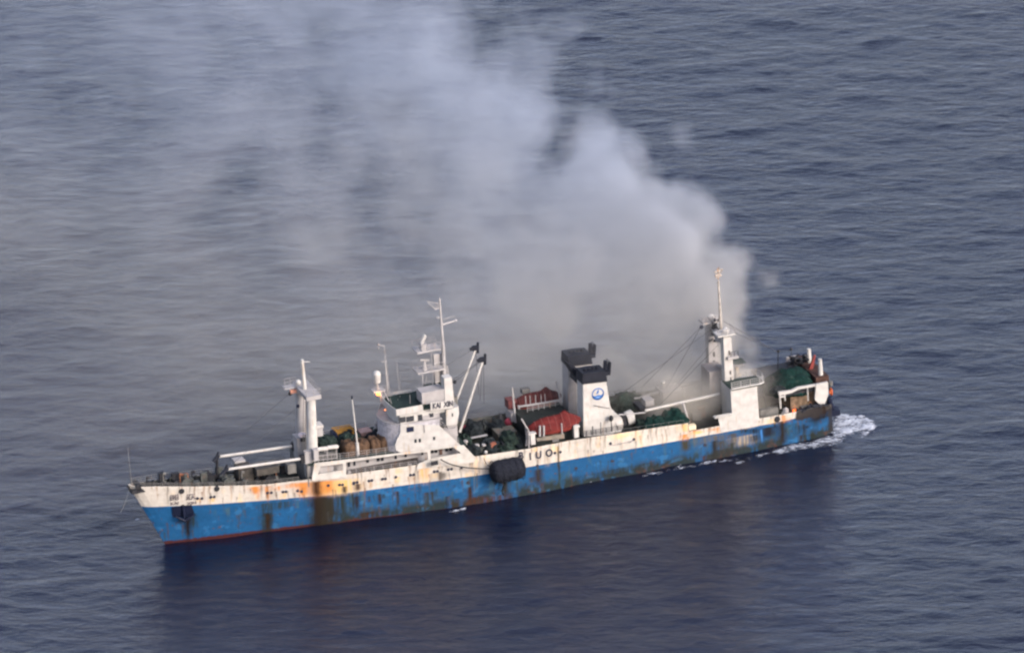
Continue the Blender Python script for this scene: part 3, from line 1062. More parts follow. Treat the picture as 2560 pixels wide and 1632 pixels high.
polyp('house_after_part', 2, ((1455, 712), (1545, 700), (1552, 800), (1520, 800)), -5.4, 2.0, GREYW, V)
# name board
nbp = A(2, 1413, 538, -6.25)
polyp('name_board', 2, ((1315, 578), (1312, 512), (1510, 492), (1513, 554)), -6.25, -6.1, WHITE2, V)
pb = A(2, 1420, 531, -6.3)
ang = -math.atan2(A(2, 1510, 505, -6.3).z - A(2, 1330, 532, -6.3).z, A(2, 1510, 505, -6.3).x - A(2, 1330, 532, -6.3).x)
text_mesh('board_name', 'KAI  XIN', 1.12, INK, V, Matrix.Translation((pb.x, -6.30, pb.z)) @ Matrix.Rotation(ang, 4, 'Y') @ Matrix.Rotation(math.pi / 2, 4, 'X'), sx=0.72, bold=0.03)
# gear on the wheelhouse roof
zt = zr0 + 0.12
mb = MB()
mb.rail([A(2, 950, 470, .9), A(2, 1145, 455, .9)], 0.9, 1.2, 0.04, 3)
mb.build('roof_rail', GREYW, V)
boxp('roof_windbreak', 2, (935, 435), (1145, 405), 0.95, 1.05, GREYW, V)
mb = MB()
for (x0, y0, x1, y1, la) in ((985, 560, 960, 470, -2), (1000, 560, 1030, 480, -1), (1060, 545, 1045, 450, 0), (1135, 530, 1133, 440, -3), (1040, 400, 1017, 150, 2), (1052, 400, 1048, 260, 3)):
    mb.tube(A(2, x0, y0, la), A(2, x1, y1, la), 0.05, 0.03, 5)
mb.build('whip_aerials', GREYW, V)
# lattice aerial mast ahead of the wheelhouse
am = MB()
pb0, pt0 = A(2, 945, 520, 1.0), A(2, 908, 10, 1.0)
am.tube(pb0, pt0, 0.10, 0.05, 6)
am.tube(pb0 + Vector((0.45, 0.3, 0)), A(2, 920, 150, 1.2), 0.06, 0.05, 5)
for t in (0.15, 0.3, 0.45, 0.6):
    q_ = pb0.lerp(pt0, t)
    am.tube(q_, q_ + Vector((0.45, 0.2, 0.4)), 0.03, 0.03, 4)
am.tube(A(2, 885, 155, 1), A(2, 935, 150, 1), 0.05, 0.05, 4)
am.tube(A(2, 855, 8, 1), A(2, 910, 18, 1), 0.05, 0.05, 4)
am.ball(A(2, 856, 5, 1), 0.15)
am.ball(A(2, 856, 36, 1), 0.15)
am.build('aerial_mast', GREYW, V)
# satellite dome on its bracket over the bow side of the house
sd_ = MB()
pc = A(2, 845, 290, 1.5)
sd_.ball(pc + Vector((0, 0, 0.45)), 0.58, nu=16, nv=10)
sd_.tube(pc + Vector((0, 0, -0.75)), pc + Vector((0, 0, 0.45)), 0.5, 0.58, 16)
DOME = sd_.build('satellite_dome', WHITE2, V)
mb = MB()
mb.tube(A(2, 852, 395, 1.5), A(2, 847, 335, 1.5), 0.18, 0.15)
q_ = A(2, 857, 402, 1.5)
mb.box(q_.x - 0.9, q_.x + 0.9, 0.9, 2.3, q_.z - 0.1, q_.z + 0.08)
mb.rail([(q_.x - 0.9, 0.9, q_.z), (q_.x + 0.9, 0.9, q_.z)], 0.8, 0.9, 0.03, 2)
mb.tube(A(2, 862, 405, 1.5), A(2, 958, 560, 0.0), 0.26, 0.34, 8)
mb.tube(A(2, 905, 410, 1.0), A(2, 985, 560, -2), 0.10, 0.10, 6)
mb.tube(A(2, 905, 470, 1.0), A(2, 1000, 590, -3), 0.2, 0.25, 6)
mb.tube(A(2, 905, 480, 1.5), A(2, 925, 430, 1.5), 0.2, 0.2, 6)
mb.build('dome_bracket', GREYW, V)
for (x, y, la, rx, rz) in ((857, 432, 1.0, 0.30, 0.30), (925, 581, 0.5, 0.46, 0.20)):
    c = A(2, x, y, la)
    lm_ = MB().ball(c, rx, 0.3, rz, 10, 6).build('deck_lamp', LAMPG, V)
ld = bpy.data.lights.new('lamp_light', 'POINT')
ld.energy = 30
ld.color = (1, 0.45, 0.15)
ld.shadow_soft_size = 0.3
lo = bpy.data.objects.new('lamp_light', ld)
SC.collection.objects.link(lo)
lo.location = A(2, 857, 440, 0.4)

# ------------------------------------------------------------------ main mast
mm = MB()
bx(mm, 2, (1242, 532), (1434, 392), -4.9, -2.6)
mm.build('mast_house', GREYW, V)
mm = MB()
mm.prism(PP(2, -5.0, (1440, 505), (1432, 300), (1498, 290), (1520, 498)), -5.0, -3.6)
mm.build('mast_casing', WHITE2, V)
mm = MB()
mm.prism(PP(2, -5.0, (1285, 560), (1240, 545), (1240, 525), (1300, 530)), -5.0, -2)
mm.build('signal_locker', DGREEN, V)
tk = MB()
bx(tk, 3, (722, 925), (792, 625), 0.4, 0.9)
tk.build('mast_trunk', GREYW, V)
pole = MB()
pole.tube(A(3, 815, 1020, 0), A(3, 797, 560, 0), 0.36, 0.26, 12)
pole.tube(A(3, 797, 560, 0), A(3, 762, 95, 0), 0.22, 0.13, 10)
pole.build('main_mast', GREYW, V)
yd = MB()
yd.tube(A(3, 785, 352, 0), A(3, 932, 310, 0), 0.17, 0.12, 8)
yd.tube(A(3, 735, 288, 0), A(3, 775, 282, 0), 0.09, 0.09, 6)
yd.tube(A(3, 800, 300, 0), A(3, 905, 272, 0), 0.04, 0.04, 4)
yd.tube(A(3, 905, 320, 0), A(3, 905, 265, 0), 0.04, 0.04, 4)
yd.tube(A(3, 835, 340, 0), A(3, 835, 280, 0), 0.04, 0.04, 4)
yd.ball(A(3, 918, 312, 0), 0.22)
yd.build('yard', GREYW, V)
tr_ = MB()
tr_.path([A(3, 645, 130, 0), A(3, 722, 206, 0), A(3, 762, 150, 0), A(3, 690, 138, 0), A(3, 645, 130, 0)], 0.05, 5)
tr_.path([A(3, 690, 138, 0), A(3, 722, 206, 0), A(3, 735, 145, 0)], 0.04, 5)
tr_.path([A(3, 720, 206, 0), A(3, 765, 190, 0)], 0.09, 5)
tr_.build('direction_aerial', GREYW, V)
for (pts, zt_) in (((550, 618, 778, 596), 0), ((555, 815, 812, 788), 1)):
    a_ = A(3, pts[0], pts[1], -1.3); b_ = A(3, pts[2], pts[3], -1.3)
    pm = MB()
    zz = (a_.z + b_.z) / 2
    pm.box(a_.x, b_.x, -1.3, 1.1, zz - 0.12, zz + 0.12)
    pm.build('mast_platform', GREYW, V)
    MB().rail([(a_.x, -1.25, zz + .1), (b_.x, -1.25, zz + .1)], 1.0, 0.9, 0.04, 2).rail([(a_.x, 1.05, zz + .1), (b_.x, 1.05, zz + .1)], 1.0, 0.9, 0.04, 2).build('platform_rail', GREYW, V)
rd = MB()
bx(rd, 3, (592, 608), (638, 535), -1.0, 0.2)
rd.build('radar_housing', GREYW, V)
rd = MB()
rd.tube(A(3, 588, 530, -0.4), A(3, 624, 450, -0.4), 0.28, 0.28, 8)
rd.build('radar_scanner', WHITE2, V)
rd = MB()
rd.tube(A(3, 620, 800, -0.4), A(3, 618, 700, -0.4), 0.45, 0.15, 8)
rd.tube(A(3, 572, 692, -1.0), A(3, 657, 692, 0.4), 0.14, 0.14, 6)
rd.build('radar_scanner', GREYW, V)
lt = MB()
for (x0, y0, x1, y1, la, r) in ((600, 1050, 600, 830, -1, .10), (700, 1050, 698, 800, -1, .08), (690, 790, 684, 620, -1, .06), (770, 1010, 745, 620, 1, .12), (812, 880, 800, 800, -1, .10), (600, 960, 800, 940, -1, .07),
                                (600, 1050, 700, 960, -1, .05), (720, 900, 790, 960, 0, .12), (600, 900, 800, 880, 1, .06), (735, 790, 715, 620, 1, .05), (620, 950, 640, 840, 0.8, .06), (850, 860, 832, 740, 0, .12)):
    lt.tube(A(3, x0, y0, la), A(3, x1, y1, la), r, r, 6)
lt.build('mast_lattice', GREYW, V)
mb = MB()
bx(mb, 3, (620, 958), (790, 925), -0.6, 0.6)
mb.build('lamp_box', DGREEN, V)
mb = MB()
mb.ball(A(3, 910, 900, -1), 0.28)
mb.tube(A(3, 905, 900, -1), A(3, 880, 900, -1), 0.06, 0.06, 5)
mb.build('floodlight', DARK, V)
mb = MB()
bx(mb, 3, (905, 1150), (935, 1040), -1, 1)
mb.build('mast_step', GREY, V)

# ------------------------------------------------------------------ raised derricks aft of the house
for (b_, t_, la) in (((930, 1060), (1105, 590), 2.2), ((955, 1380), (1175, 700), -2.0)):
    bm_ = MB()
    bm_.tube(A(3, *b_, la), A(3, *t_, la), 0.20, 0.20, 10)
    B = bm_.build('derrick_boom', WHITE2, V)
    hd_ = MB()
    c = A(3, t_[0], t_[1] - 8, la)
    hd_.box(c.x - 0.45, c.x + 0.4, la - .25, la + .25, c.z - 0.2, c.z + 0.45)
    hd_.tube(c + Vector((-0.8, 0, 0.0)), c + Vector((0.1, 0, 0.35)), 0.28, 0.22, 8)
    hd_.tube(c + Vector((0.35, 0, -0.7)), c + Vector((0.45, 0, 0.9)), 0.22, 0.2, 8)
    hd_.build('boom_head', BLACK, B)
mb = MB()
for (x0, y0, a0, x1, y1, a1) in ((1095, 580, 2.2, 830, 740, 0), (1165, 690, -2, 890, 880, -1), (905, 900, -1, 1160, 700, -2), (1185, 700, -2, 1190, 1100, -3), (1175, 700, -2, 1150, 1080, -3), (1110, 600, 2.2, 1140, 1020, 3)):
    mb.tube(A(3, x0, y0, a0), A(3, x1, y1, a1), 0.035, 0.035, 4)
mb.build('derrick_wires', WIRE, V)

# ------------------------------------------------------------------ foremast
for (la, nm) in ((-2.3, 'near'), (2.3, 'far')):
    dxp, dyp = (0, 0) if la < 0 else (-74, -80)
    c0 = A(1, 1375 + dxp, 950 + dyp, la)
    c1 = A(1, 1353 + dxp, 372 + dyp * 0 + (0 if la < 0 else 0), la)
    cm = MB()
    zlo = 6.4
    x_ = A(1, 1365, 860, -2.3).x
    xt_ = A(1, 1355, 372, -2.3).x
    ztop = A(1, 1355, 372, -2.3).z
    cm.tube((x_, la, zlo), (xt_, la, ztop), 0.92, 0.66, 16)
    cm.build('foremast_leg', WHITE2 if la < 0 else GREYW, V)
fx, fz = xt_, ztop
pm = MB()
pm.box(fx - 0.9, fx + 1.3, -3.2, 3.2, fz - 0.25, fz + 0.35)
pm.build('foremast_platform', GREYW, V)
MB().rail([(fx - 0.9, -3.2, fz + .35), (fx + 1.3, -3.2, fz + .35), (fx + 1.3, 3.2, fz + .35)], 0.9, 1.0, 0.035, 2).build('platform_rail', GREYW, V)
mb = MB()
mb.tube((fx - .1, 0, fz), (fx - .2, 0, A(1, 1322, 105, 0).z), 0.32, 0.22, 10)
mb.tube(A(1, 1280, 128, 0), A(1, 1350, 125, 0), 0.06, 0.06, 5)
mb.build('topmast', WHITE2, V)
mb = MB()
q_ = A(1, 1265, 272, 2.0)
mb.ball(q_, 0.42)
mb.tube(q_, q_ - Vector((0, 0, 1.6)), 0.3, 0.35, 8)
mb.build('radar_dome', WHITE2, V)
mb = MB()
mb.box(fx - 2.6, fx - .8, 1.4, 2.6, fz + 0.1, fz + 0.3)
mb.rail([(fx - 2.6, 1.4, fz + .3), (fx - 0.9, 1.4, fz + .3)], 1.5, 0.8, 0.04, 3)
mb.build('lookout_platform', GREYW, V)
q_ = A(1, 1232, 335, 1.5)
MB().box(q_.x - 0.45, q_.x + 0.4, 1.2, 1.8, q_.z - 0.2, q_.z + 0.2).build('signal_lamp', mat('faded_orange', (0.6, 0.28, 0.18)), V)
q_ = A(1, 1208, 352, 1.5)
MB().ball(q_, 0.28).tube(q_, q_ + Vector((0.5, 0, 0.4)), 0.1, 0.1, 5).build('floodlight', DARK, V)
MB().ball(A(1, 1265, 440, 1.6), 0.25).build('floodlight', NAVY, V)
mb = MB()
mb.path([(x_ - 0.95, -2.3, 10), (xt_ - 0.7, -2.3, fz)], 0.05, 5)
mb.path([(x_ - 1.2, -2.0, 10), (xt_ - 0.95, -2.0, fz)], 0.05, 5)
for i in range(26):
    t = i / 26
    mb.tube((x_ - 0.95 + (xt_ + .25 - x_) * t, -2.3, 10 + (fz - 10) * t), (x_ - 1.2 + (xt_ + .25 - x_) * t, -2.0, 10 + (fz - 10) * t), 0.03, 0.03, 4)
mb.build('mast_ladder', GREY, V)
boxp('mast_bracket', 1, (1395, 660), (1440, 585), -2.6, -1.4, GREYW, V)
boxp('mast_bracket', 1, (1398, 600), (1446, 575), -2.9, -1.2, WHITE2, V)
boxp('mast_locker', 1, (1268, 830), (1330, 660), -0.5, 1.5, GREYW, V)
boxp('mast_light_box', 1, (1282, 665), (1322, 640), -0.9, 0.0, mat('pale_pink', (0.75, 0.62, 0.58)), V)
boxp('control_box', 1, (1290, 695), (1316, 668), -0.95, -0.5, DARK, V)
mb = MB()
bx(mb, 1, (1325, 945), (1362, 760), -3.4, -2.6)
mb.build('mast_foot', GREYW, V)
mb = MB()
bx(mb, 2, (300, 1020), (335, 920), -4.2, -3.2)
mb.build('mast_foot', GREYW, V)
for (b_, t_, la) in (((1300, 812), (765, 889), -3.0), ((1240, 722), (703, 799), 1.6)):
    bm_ = MB()
    bm_.tube(A(1, *b_, la), A(1, *t_, la), 0.21, 0.19, 10)
    B = bm_.build('derrick_boom', WHITE2, V)
    hd_ = MB()
    c = A(1, *t_, la)
    hd_.tube(c + Vector((-0.9, 0, -0.6)), c + Vector((0.1, 0, 0.25)), 0.35, 0.25, 8)
    hd_.tube(c + Vector((-0.3, 0, 0.1)), c + Vector((0.0, 0, 0.8)), 0.2, 0.15, 8)
    hd_.build('boom_head', BLACK, B)
    c = A(1, *b_, la)
    hd_ = MB()
    hd_.box(c.x - 0.4, c.x + 0.5, la - .3, la + .3, c.z - 0.6, c.z + 0.6)
    hd_.build('boom_heel', DARK, B)
mb = MB()
for (x0, y0, a0, x1, y1, a1) in ((700, 790, 1.6, 1205, 350, 1.5), (765, 880, -3, 1262, 445, 1.6), (690, 800, 1.6, 700, 860, 2), (1240, 715, 1.6, 1210, 800, 2)):
    mb.tube(A(1, x0, y0, a0), A(1, x1, y1, a1), 0.03, 0.03, 4)
mb.build('derrick_wires', WIRE, V)
# bow jackstaff and forestay
mb = MB()
mb.tube(A(8, 135, 600, 0), A(8, 92, 180, 0), 0.07, 0.04, 5)
mb.build('jackstaff', GREY, V)
q_ = A(1, 1690, 790, -3.6)
mb = MB()
mb.tube(A(1, 1690, 785, -3.6), A(1, 1685, 700, -3.6), 0.26, 0.24, 10)
mb.tube(A(1, 1685, 700, -3.6), A(1, 1649, 395, -3.6), 0.13, 0.10, 8)
mb.build('whip_mast', WHITE2, V)
MB().tube(A(1, 1649, 392, -3.6), A(1, 1648, 368, -3.6), 0.09, 0.13, 8).build('mast_light', NAVY, V)
# ------------------------------------------------------------------ foredeck machinery
def dz(x):
    return float(deck_z(x))


far_y = lambda x: half_at(x, float(sheer(x)) - 0.05)
for sgn in (-1, 1):
    mb = MB()
    pts = []
    for x in np.linspace(-6.3, 17.5 if sgn > 0 else 17.5, 15):
        pts.append((x, sgn * (far_y(x) - 0.25), float(sheer(x)) + 0.01))
    mb.rail(pts, 0.95 if sgn > 0 else 0.5, 0.95, 0.04, 3)
    mb.build('bow_rail', GREY, V)


def winch(x, y, z, L_=2.2, r=0.55, ma=MACH):
    mb = MB()
    mb.drum((x, y, z + r + 0.15), (0, 1, 0), r * 0.75, L_, 14)
    for s in (-0.5, 0, 0.5):
        mb.drum((x, y + s * L_, z + r + 0.15), (0, 1, 0), r, 0.12, 14)
    mb.box(x - r, x + r, y - L_ / 2 - 0.2, y + L_ / 2 + 0.2, z - 0.1, z + 0.25)
    mb.box(x + r * 0.6, x + r * 1.9, y - 0.45, y + 0.45, z, z + 0.9)
    return mb.build('winch', ma, V)


def bollard(x, y, z, ma=DARK):
    mb = MB()
    for s in (-0.35, 0.35):
        mb.tube((x + s, y, z), (x + s, y, z + 0.75), 0.2, 0.2, 10)
        mb.tube((x + s, y, z + 0.7), (x + s, y, z + 0.8), 0.27, 0.27, 10)
    mb.box(x - 0.75, x + 0.75, y - 0.3, y + 0.3, z - 0.05, z + 0.08)
    return mb.build('bollard', ma, V)


def vent(x, y, z, h=1.3, r=0.28, ma=GREYW):
    mb = MB()
    mb.tube((x, y, z), (x, y, z + h), r, r, 10)
    mb.tube((x, y, z + h), (x, y, z + h + 0.22), r * 1.8, r * 1.5, 12)
    return mb.build('ventilator', ma, V)


winch(1.6, 0.0, dz(1.6), 2.0, 0.65)
winch(5.4, 0.9, dz(5), 1.6, 0.6, DARK)
winch(7.4, -1.2, dz(7.4), 1.7, 0.65)
winch(11.0, 1.2, dz(11), 1.8, 0.7, DARK)
winch(13.4, -1.6, dz(13), 1.8, 0.6, DARK)
for x, y in ((-3.2, 0.5), (-2.2, -0.6), (0.2, 1.0), (-0.3, -1.0), (4.2, -1.5), (8.6, -2.2), (8.0, 2.0), (14.6, -2.9), (13.0, 2.6), (3.4, 1.5)):
    bollard(x, y, dz(x), random.choice((DARK, MACH)))
for x, y in ((3.0, -1.2), (8.6, 0.2), (10.0, -1.8), (5.6, 1.9)):
    vent(x, y, dz(x), random.uniform(0.7, 1.2), 0.3, MACH)
for i in range(44):
    x = random.uniform(-4.5, 17)
    w = max(0.2, far_y(x) - 0.9)
    y = random.uniform(-w, w)
    mb = MB()
    h = random.uniform(0.7, 1.8)
    kind = i % 4
    if kind == 0:
        mb.box(x, x + random.uniform(.4, 1.2), y, y + random.uniform(.4, 1.0), dz(x) - .2, dz(x) + h)
        nm = 'deck_locker'
    elif kind == 1:
        mb.tube((x, y, dz(x)), (x, y, dz(x) + h + .3), .10, .10, 6)
        mb.tube((x, y, dz(x) + h + .3), (x + .4, y, dz(x) + h + .2), .2, .2, 6)
        nm = 'air_pipe'
    elif kind == 2:
        mb.drum((x, y, dz(x) + .35), (random.random(), 1, 0), .35, .9, 12)
        nm = 'rope_reel'
    else:
        mb.ball((x, y, dz(x) + .1), .8, .5, .4, 10, 6, .5, i)
        nm = 'rope_coil'
    mb.build(nm, random.choice((DARK, MACH, MACH, GREY, RUST, DARK, DARK)), V)
# low covered hatch coamings ahead of the foremast
boxp('hatch', 1, (850, 985), (945, 870), -1.2, 1.0, mat('brown_grey', (0.05, 0.046, 0.04), var=0.4, rust=.4), V)
boxp('hatch', 1, (975, 940), (1130, 865), -2.6, -0.4, mat('brown_grey', (0.05, 0.046, 0.04)), V)
boxp('hatch', 1, (1195, 925), (1250, 850), -2.6, -1.4, GREY, V)
boxp('hatch_cover', 1, (820, 880), (890, 822), 1.0, 2.6, GREYW, V)
boxp('hatch_cover', 1, (965, 885), (1140, 862), -0.4, 1.6, GREY, V)
mb = MB()
mb.tube(A(1, 690, 920, 1.6), A(1, 690, 800, 1.6), 0.25, 0.2, 8)
mb.box(*(lambda c: (c.x - 1, c.x + 1, 1.2, 2.0, c.z - 2.2, c.z - 0.9))(A(1, 700, 880, 1.6)))
mb.build('boom_crutch', DARK, V)

# ------------------------------------------------------------------ loose things stowed on deck


def lump(name, c, rx, ry, rz, ma, seed, nu=26, nv=14, jit=0.35, boxy=0.0):
    """a heap: a dome resting on the deck with folds"""
    vs, fs = [], []
    for j in range(nv + 1):
        t = j / nv * math.pi / 2
        for i in range(nu):
            a = 2 * math.pi * i / nu
            ca, sa = math.cos(a), math.sin(a)
            if boxy:
                k = (abs(ca) ** 4 + abs(sa) ** 4) ** -0.25
                ca, sa = ca * (1 + (k - 1) * boxy), sa * (1 + (k - 1) * boxy)
            st_, ct_ = math.sin(t), math.cos(t)
            if boxy:
                kk = (st_ ** 4 + ct_ ** 4) ** -0.25
                st_ *= 1 + (kk - 1) * boxy
                ct_ *= 1 + (kk - 1) * boxy
            d = Vector((st_ * ca, st_ * sa, ct_))
            nn = mnoise.fractal(d * 2.1 + Vector((seed * 5.3, seed * 1.7, 0)), 0.9, 2.1, 4)
            k = 1 + jit * nn
            vs.append((c[0] + rx * d.x * k, c[1] + ry * d.y * k, c[2] + rz * max(0, d.z) * (1 + jit * nn)))
    for j in range(nv):
        for i in range(nu):
            a, b_ = j * nu + i, j * nu + (i + 1) % nu
            fs.append((a, a + nu, b_ + nu, b_))
    fs.append(tuple(nv * nu + i for i in range(nu))[::-1])
    mb = MB()
    mb.add(vs, fs, True)
    return mb.build(name, ma)


def heap(k, x, y, lat, wpx, hpx, ry, ma, name, label, cat, group=None, seed=1, jit=0.35, boxy=0.0):
    """heap whose foot centre is seen at (x, y); wpx and hpx are its width and height as measured"""
    c = A(k, x, y, lat)
    rx = wpx / CR[k][2] / 16.5 / 2
    rz = hpx / CR[k][2] / 16.2
    o = lump(name, (c.x, lat, c.z), rx, ry, rz, ma, seed, jit=jit, boxy=boxy)
    tag(o, label, cat, group)
    return recenter(o)


# forward cargo on the accommodation roof
BG = 'tan cargo bales under tarpaulin abaft the foremast'
for i, (x, y, w, h, lat, lab) in enumerate(((1310, 1010, 260, 230, -2.4, 'brown tarpaulin bale nearest the foremast, with a white whip mast beside it'),
                                           (1560, 1005, 280, 250, -2.4, 'tan tarpaulin bale, second from the foremast, in the middle of the row'),
                                           (1800, 990, 220, 270, -2.5, 'yellowish tan bale, third from the foremast, lightest of the row'),
                                           (2000, 960, 240, 290, -2.5, 'orange tan bale next to the grey wheelhouse front, highest of the row'))):
    heap(9, x, y, lat, w, h, 1.5, TAN, 'cargo_bale', lab, 'bale', BG, seed=i + 3, jit=0.2, boxy=0.9)
heap(9, 900, 860, 0.3, 420, 150, 2.6, NETG, 'net_heap', 'dark green net heap behind the two white canisters by the foremast', 'fishing net', 'fishing nets', 21, 0.3)
heap(9, 1330, 860, 1.0, 460, 200, 2.4, NETG, 'net_heap', 'dark green net heap between the ochre timber stack and the tan bales', 'fishing net', 'fishing nets', 22, 0.3)
heap(9, 1900, 760, 1.5, 520, 180, 2.2, NETD, 'net_heap', 'dark net heap under the pale floats before the wheelhouse', 'fishing net', 'fishing nets', 23, 0.3)
ts = MB()
a_ = A(9, 1075, 700, 3.5); b_ = A(9, 1430, 600, 3.5)
for j in range(6):
    ts.box(a_.x, b_.x, 3.5 + j * 0.35, 3.8 + j * 0.35, a_.z - 0.1, a_.z + 0.45 + 0.1 * (j % 3))
o = ts.build('timber_stack', YELL)
tag(o, 'stack of ochre planks with a blue tarpaulin end on the upper deck', 'timber')
recenter(o)
heap(9, 1035, 700, 3.4, 100, 110, 1.2, NAVY, 'tarpaulin', 'dark blue tarpaulin bundle at the end of the ochre planks', 'tarpaulin', None, 31, 0.2, .7)
heap(9, 1290, 620, 4.2, 300, 70, 0.8, NETD, 'net_heap', 'dark low net roll behind the ochre planks', 'fishing net', 'fishing nets', 24, 0.25, .5)
cs = MB()
a_ = A(9, 1560, 700, 2.6); b_ = A(9, 1760, 600, 2.6)
cs.box(a_.x, b_.x, 2.6, 4.2, a_.z - 0.1, b_.z)
cs.box(a_.x - .1, b_.x + .1, 2.5, 4.3, b_.z, b_.z + 0.1)
o = cs.build('locker', mat('salmon_locker', (0.36, 0.24, 0.20), var=0.3, rust=0.6))
tag(o, 'pale salmon deck locker behind the tan bales', 'locker')
recenter(o)
FG = 'pale round floats before the wheelhouse'
for i, (x, y, r, lat, lab) in enumerate(((1855, 450, 46, 3, 'pale float standing highest, left of the grey wheelhouse front'), (1850, 520, 44, 3, 'pale grey float directly under the highest float'),
                                         (1900, 630, 42, 0.5, 'white float on the tan bales, left one of the pair'), (1990, 620, 44, 0.5, 'white float on the tan bales, right one of the pair'))):
    c = A(9, x, y, lat)
    mb = MB()
    mb.ball(c, r / 7.673 / 16.4, nu=14, nv=9)
    mb.tube(c + Vector((0, 0, r / 7.673 / 16.4 * .9)), c + Vector((0, 0, r / 7.673 / 16.4 * 1.2)), .08, .06, 6)
    o = mb.build('float', GREYW if i < 2 else WHITE2)
    tag(o, lab, 'float', FG)
    recenter(o)
# liferaft canisters on their rack beside the foremast
LG = 'white liferaft canisters beside the foremast'
for i, (x0, x1, y0, y1) in enumerate(((715, 900, 945, 925), (918, 1090, 912, 890))):
    p_, q_ = A(9, x0, y0, -3.6), A(9, x1, y1, -3.6)
    mb = MB()
    mb.tube(p_, q_, 0.30, 0.30, 14)
    d = (q_ - p_).normalized()
    mid = (p_ + q_) / 2
    mb.tube(mid - d * 0.06, mid + d * 0.06, 0.34, 0.34, 14)
    mb.ball(p_, 0.28, nu=12, nv=8)
    mb.ball(q_, 0.28, nu=12, nv=8)
    o = mb.build('liferaft_canister', WHITE2)
    tag(o, ('white liferaft canister next to the foremast foot', 'white liferaft canister on the side towards the tan bales')[i], 'liferaft', LG)
    recenter(o)
mb = MB()
for x in (720, 900, 1080):
    t_ = A(9, x, 960 - (x - 720) * 0.11, -3.6)
    mb.tube((t_.x, -3.6, t_.z), (t_.x, -3.6, t_.z - 1.9), 0.07, 0.07, 5)
    mb.tube((t_.x, -2.6, t_.z), (t_.x, -2.6, t_.z - 1.9), 0.07, 0.07, 5)
for dzv in (0.9, 1.5):
    mb.tube(A(9, 720, 960, -3.6) - Vector((0, 0, dzv)), A(9, 1080, 920, -3.6) - Vector((0, 0, dzv)), 0.06, 0.06, 5)
mb.build('raft_rack', GREYW, V)
a_ = A(9, 740, 1120, -3.2); b_ = A(9, 1080, 990, -3.2)
MB().box(a_.x, b_.x, -3.2, -2.2, a_.z, b_.z).build('deck_house', GREY, V)

# ------------------------------------------------------------------ midship well: nets, reels and a derrick house
WELL = [  # x, y, lat, width, height, ry, material, name, label
    (900, 900, 2.5, 560, 300, 2.0, NETD, 'black net heap abaft the wheelhouse at the far rail'),
    (1200, 780, 4.5, 380, 200, 1.6, NETD, 'dark bluish net heap topmost in the waist of the ship'),
    (1580, 900, 2.5, 520, 300, 2.2, NETD, 'black net heap before the far lifeboat davits'),
    (1000, 780, 5, 330, 180, 1.2, NETD, 'blackish net heap by the foot of the raised derricks'),
    (700, 1180, -2.0, 300, 220, 2.0, NETG, 'dark green net heap at the foot of the sloping house side'),
    (1900, 1180, -2.5, 480, 330, 2.2, NETG, 'olive brown net heap before the near lifeboat'),
    (1330, 1330, -3.5, 560, 230, 1.8, NETD, 'dark net heap behind the bulwark above the black fender'),
    (1830, 1420, -4.2, 560, 240, 1.4, NETG, 'dark green net roll along the bulwark near the call sign'),
    (900, 1440, -4.6, 420, 210, 1.2, NETD, 'dark net roll just abaft the sloping white plate'),
    (2130, 1300, -3.5, 330, 260, 1.4, NETD, 'dark net heap beside the near davit legs'),
]
for i, (x, y, lat, w, h, ry, ma, lab) in enumerate(WELL):
    heap(10, x, y, lat, w, h, ry, ma, 'net_heap', lab, 'fishing net', 'fishing nets', 40 + i, 0.4)
mb = MB()
a_ = A(10, 770, 1050, -1.5); b_ = A(10, 1310, 970, -1.5)
mb.box(a_.x, b_.x, -1.5, -0.9, a_.z - 0.1, b_.z)
mb.build('hatch_coaming', GREYW, V)
mb = MB()
p_ = A(10, 1800, 880, -1.0)
mb.box(p_.x - 1.3, p_.x + 1.6, -1.4, 1.2, dz(p_.x), p_.z)
mb.build('winch_house', mat('taupe_paint', (0.08, 0.075, 0.06), var=.35, rust=.5), V)
for k_, (x, y, lat, r) in enumerate(((1245, 1440, -5, 0.16), (1010, 1230, -4, 0.22), (1195, 1220, -4, 0.2), (700, 1120, -3.5, 0.2))):
    vent(A(10, x, y, lat).x, lat, A(10, x, y, lat).z - 0.7, 0.6, r, GREYW)
mb = MB()
mb.box(*(lambda c: (c.x - 0.5, c.x + 0.5, -4.6, -4.0, c.z - .6, c.z + .5))(A(10, 1435, 1250, -4.3)))
mb.build('deck_box', mat('brick_red', (0.22, 0.08, 0.05), var=.4), V)
mb = MB()
c = A(10, 1250, 1420, -5.5)
mb.ball(c, 0.28, 0.2, 0.25, 10, 6)
mb.build('deck_fitting', WHITE2, V)
for (x, y, la, r, lab) in ((1870, 600, 4, 0.55, 'faded red buoy by the far lifeboat davit'), (690, 760, 3, 0.36, 'small pinkish red buoy at the foot of the raised derricks')):
    c = A(10, x, y, la)
    mb = MB()
    mb.ball(c, r, r, r * 1.1, 12, 8)
    mb.tube(c + Vector((0, 0, r)), c + Vector((0, 0, r * 1.4)), .07, .05, 6)
    o = mb.build('buoy', PINK)
    tag(o, lab, 'buoy')
    recenter(o)
c = A(10, 1650, 430, 4.5)
mb = MB()
mb.tube(c + Vector((0, 0, -1.2)), c + Vector((0, 0, 0.4)), 0.75, 0.1, 10)
mb.build('mast_cowl', DARK, V)
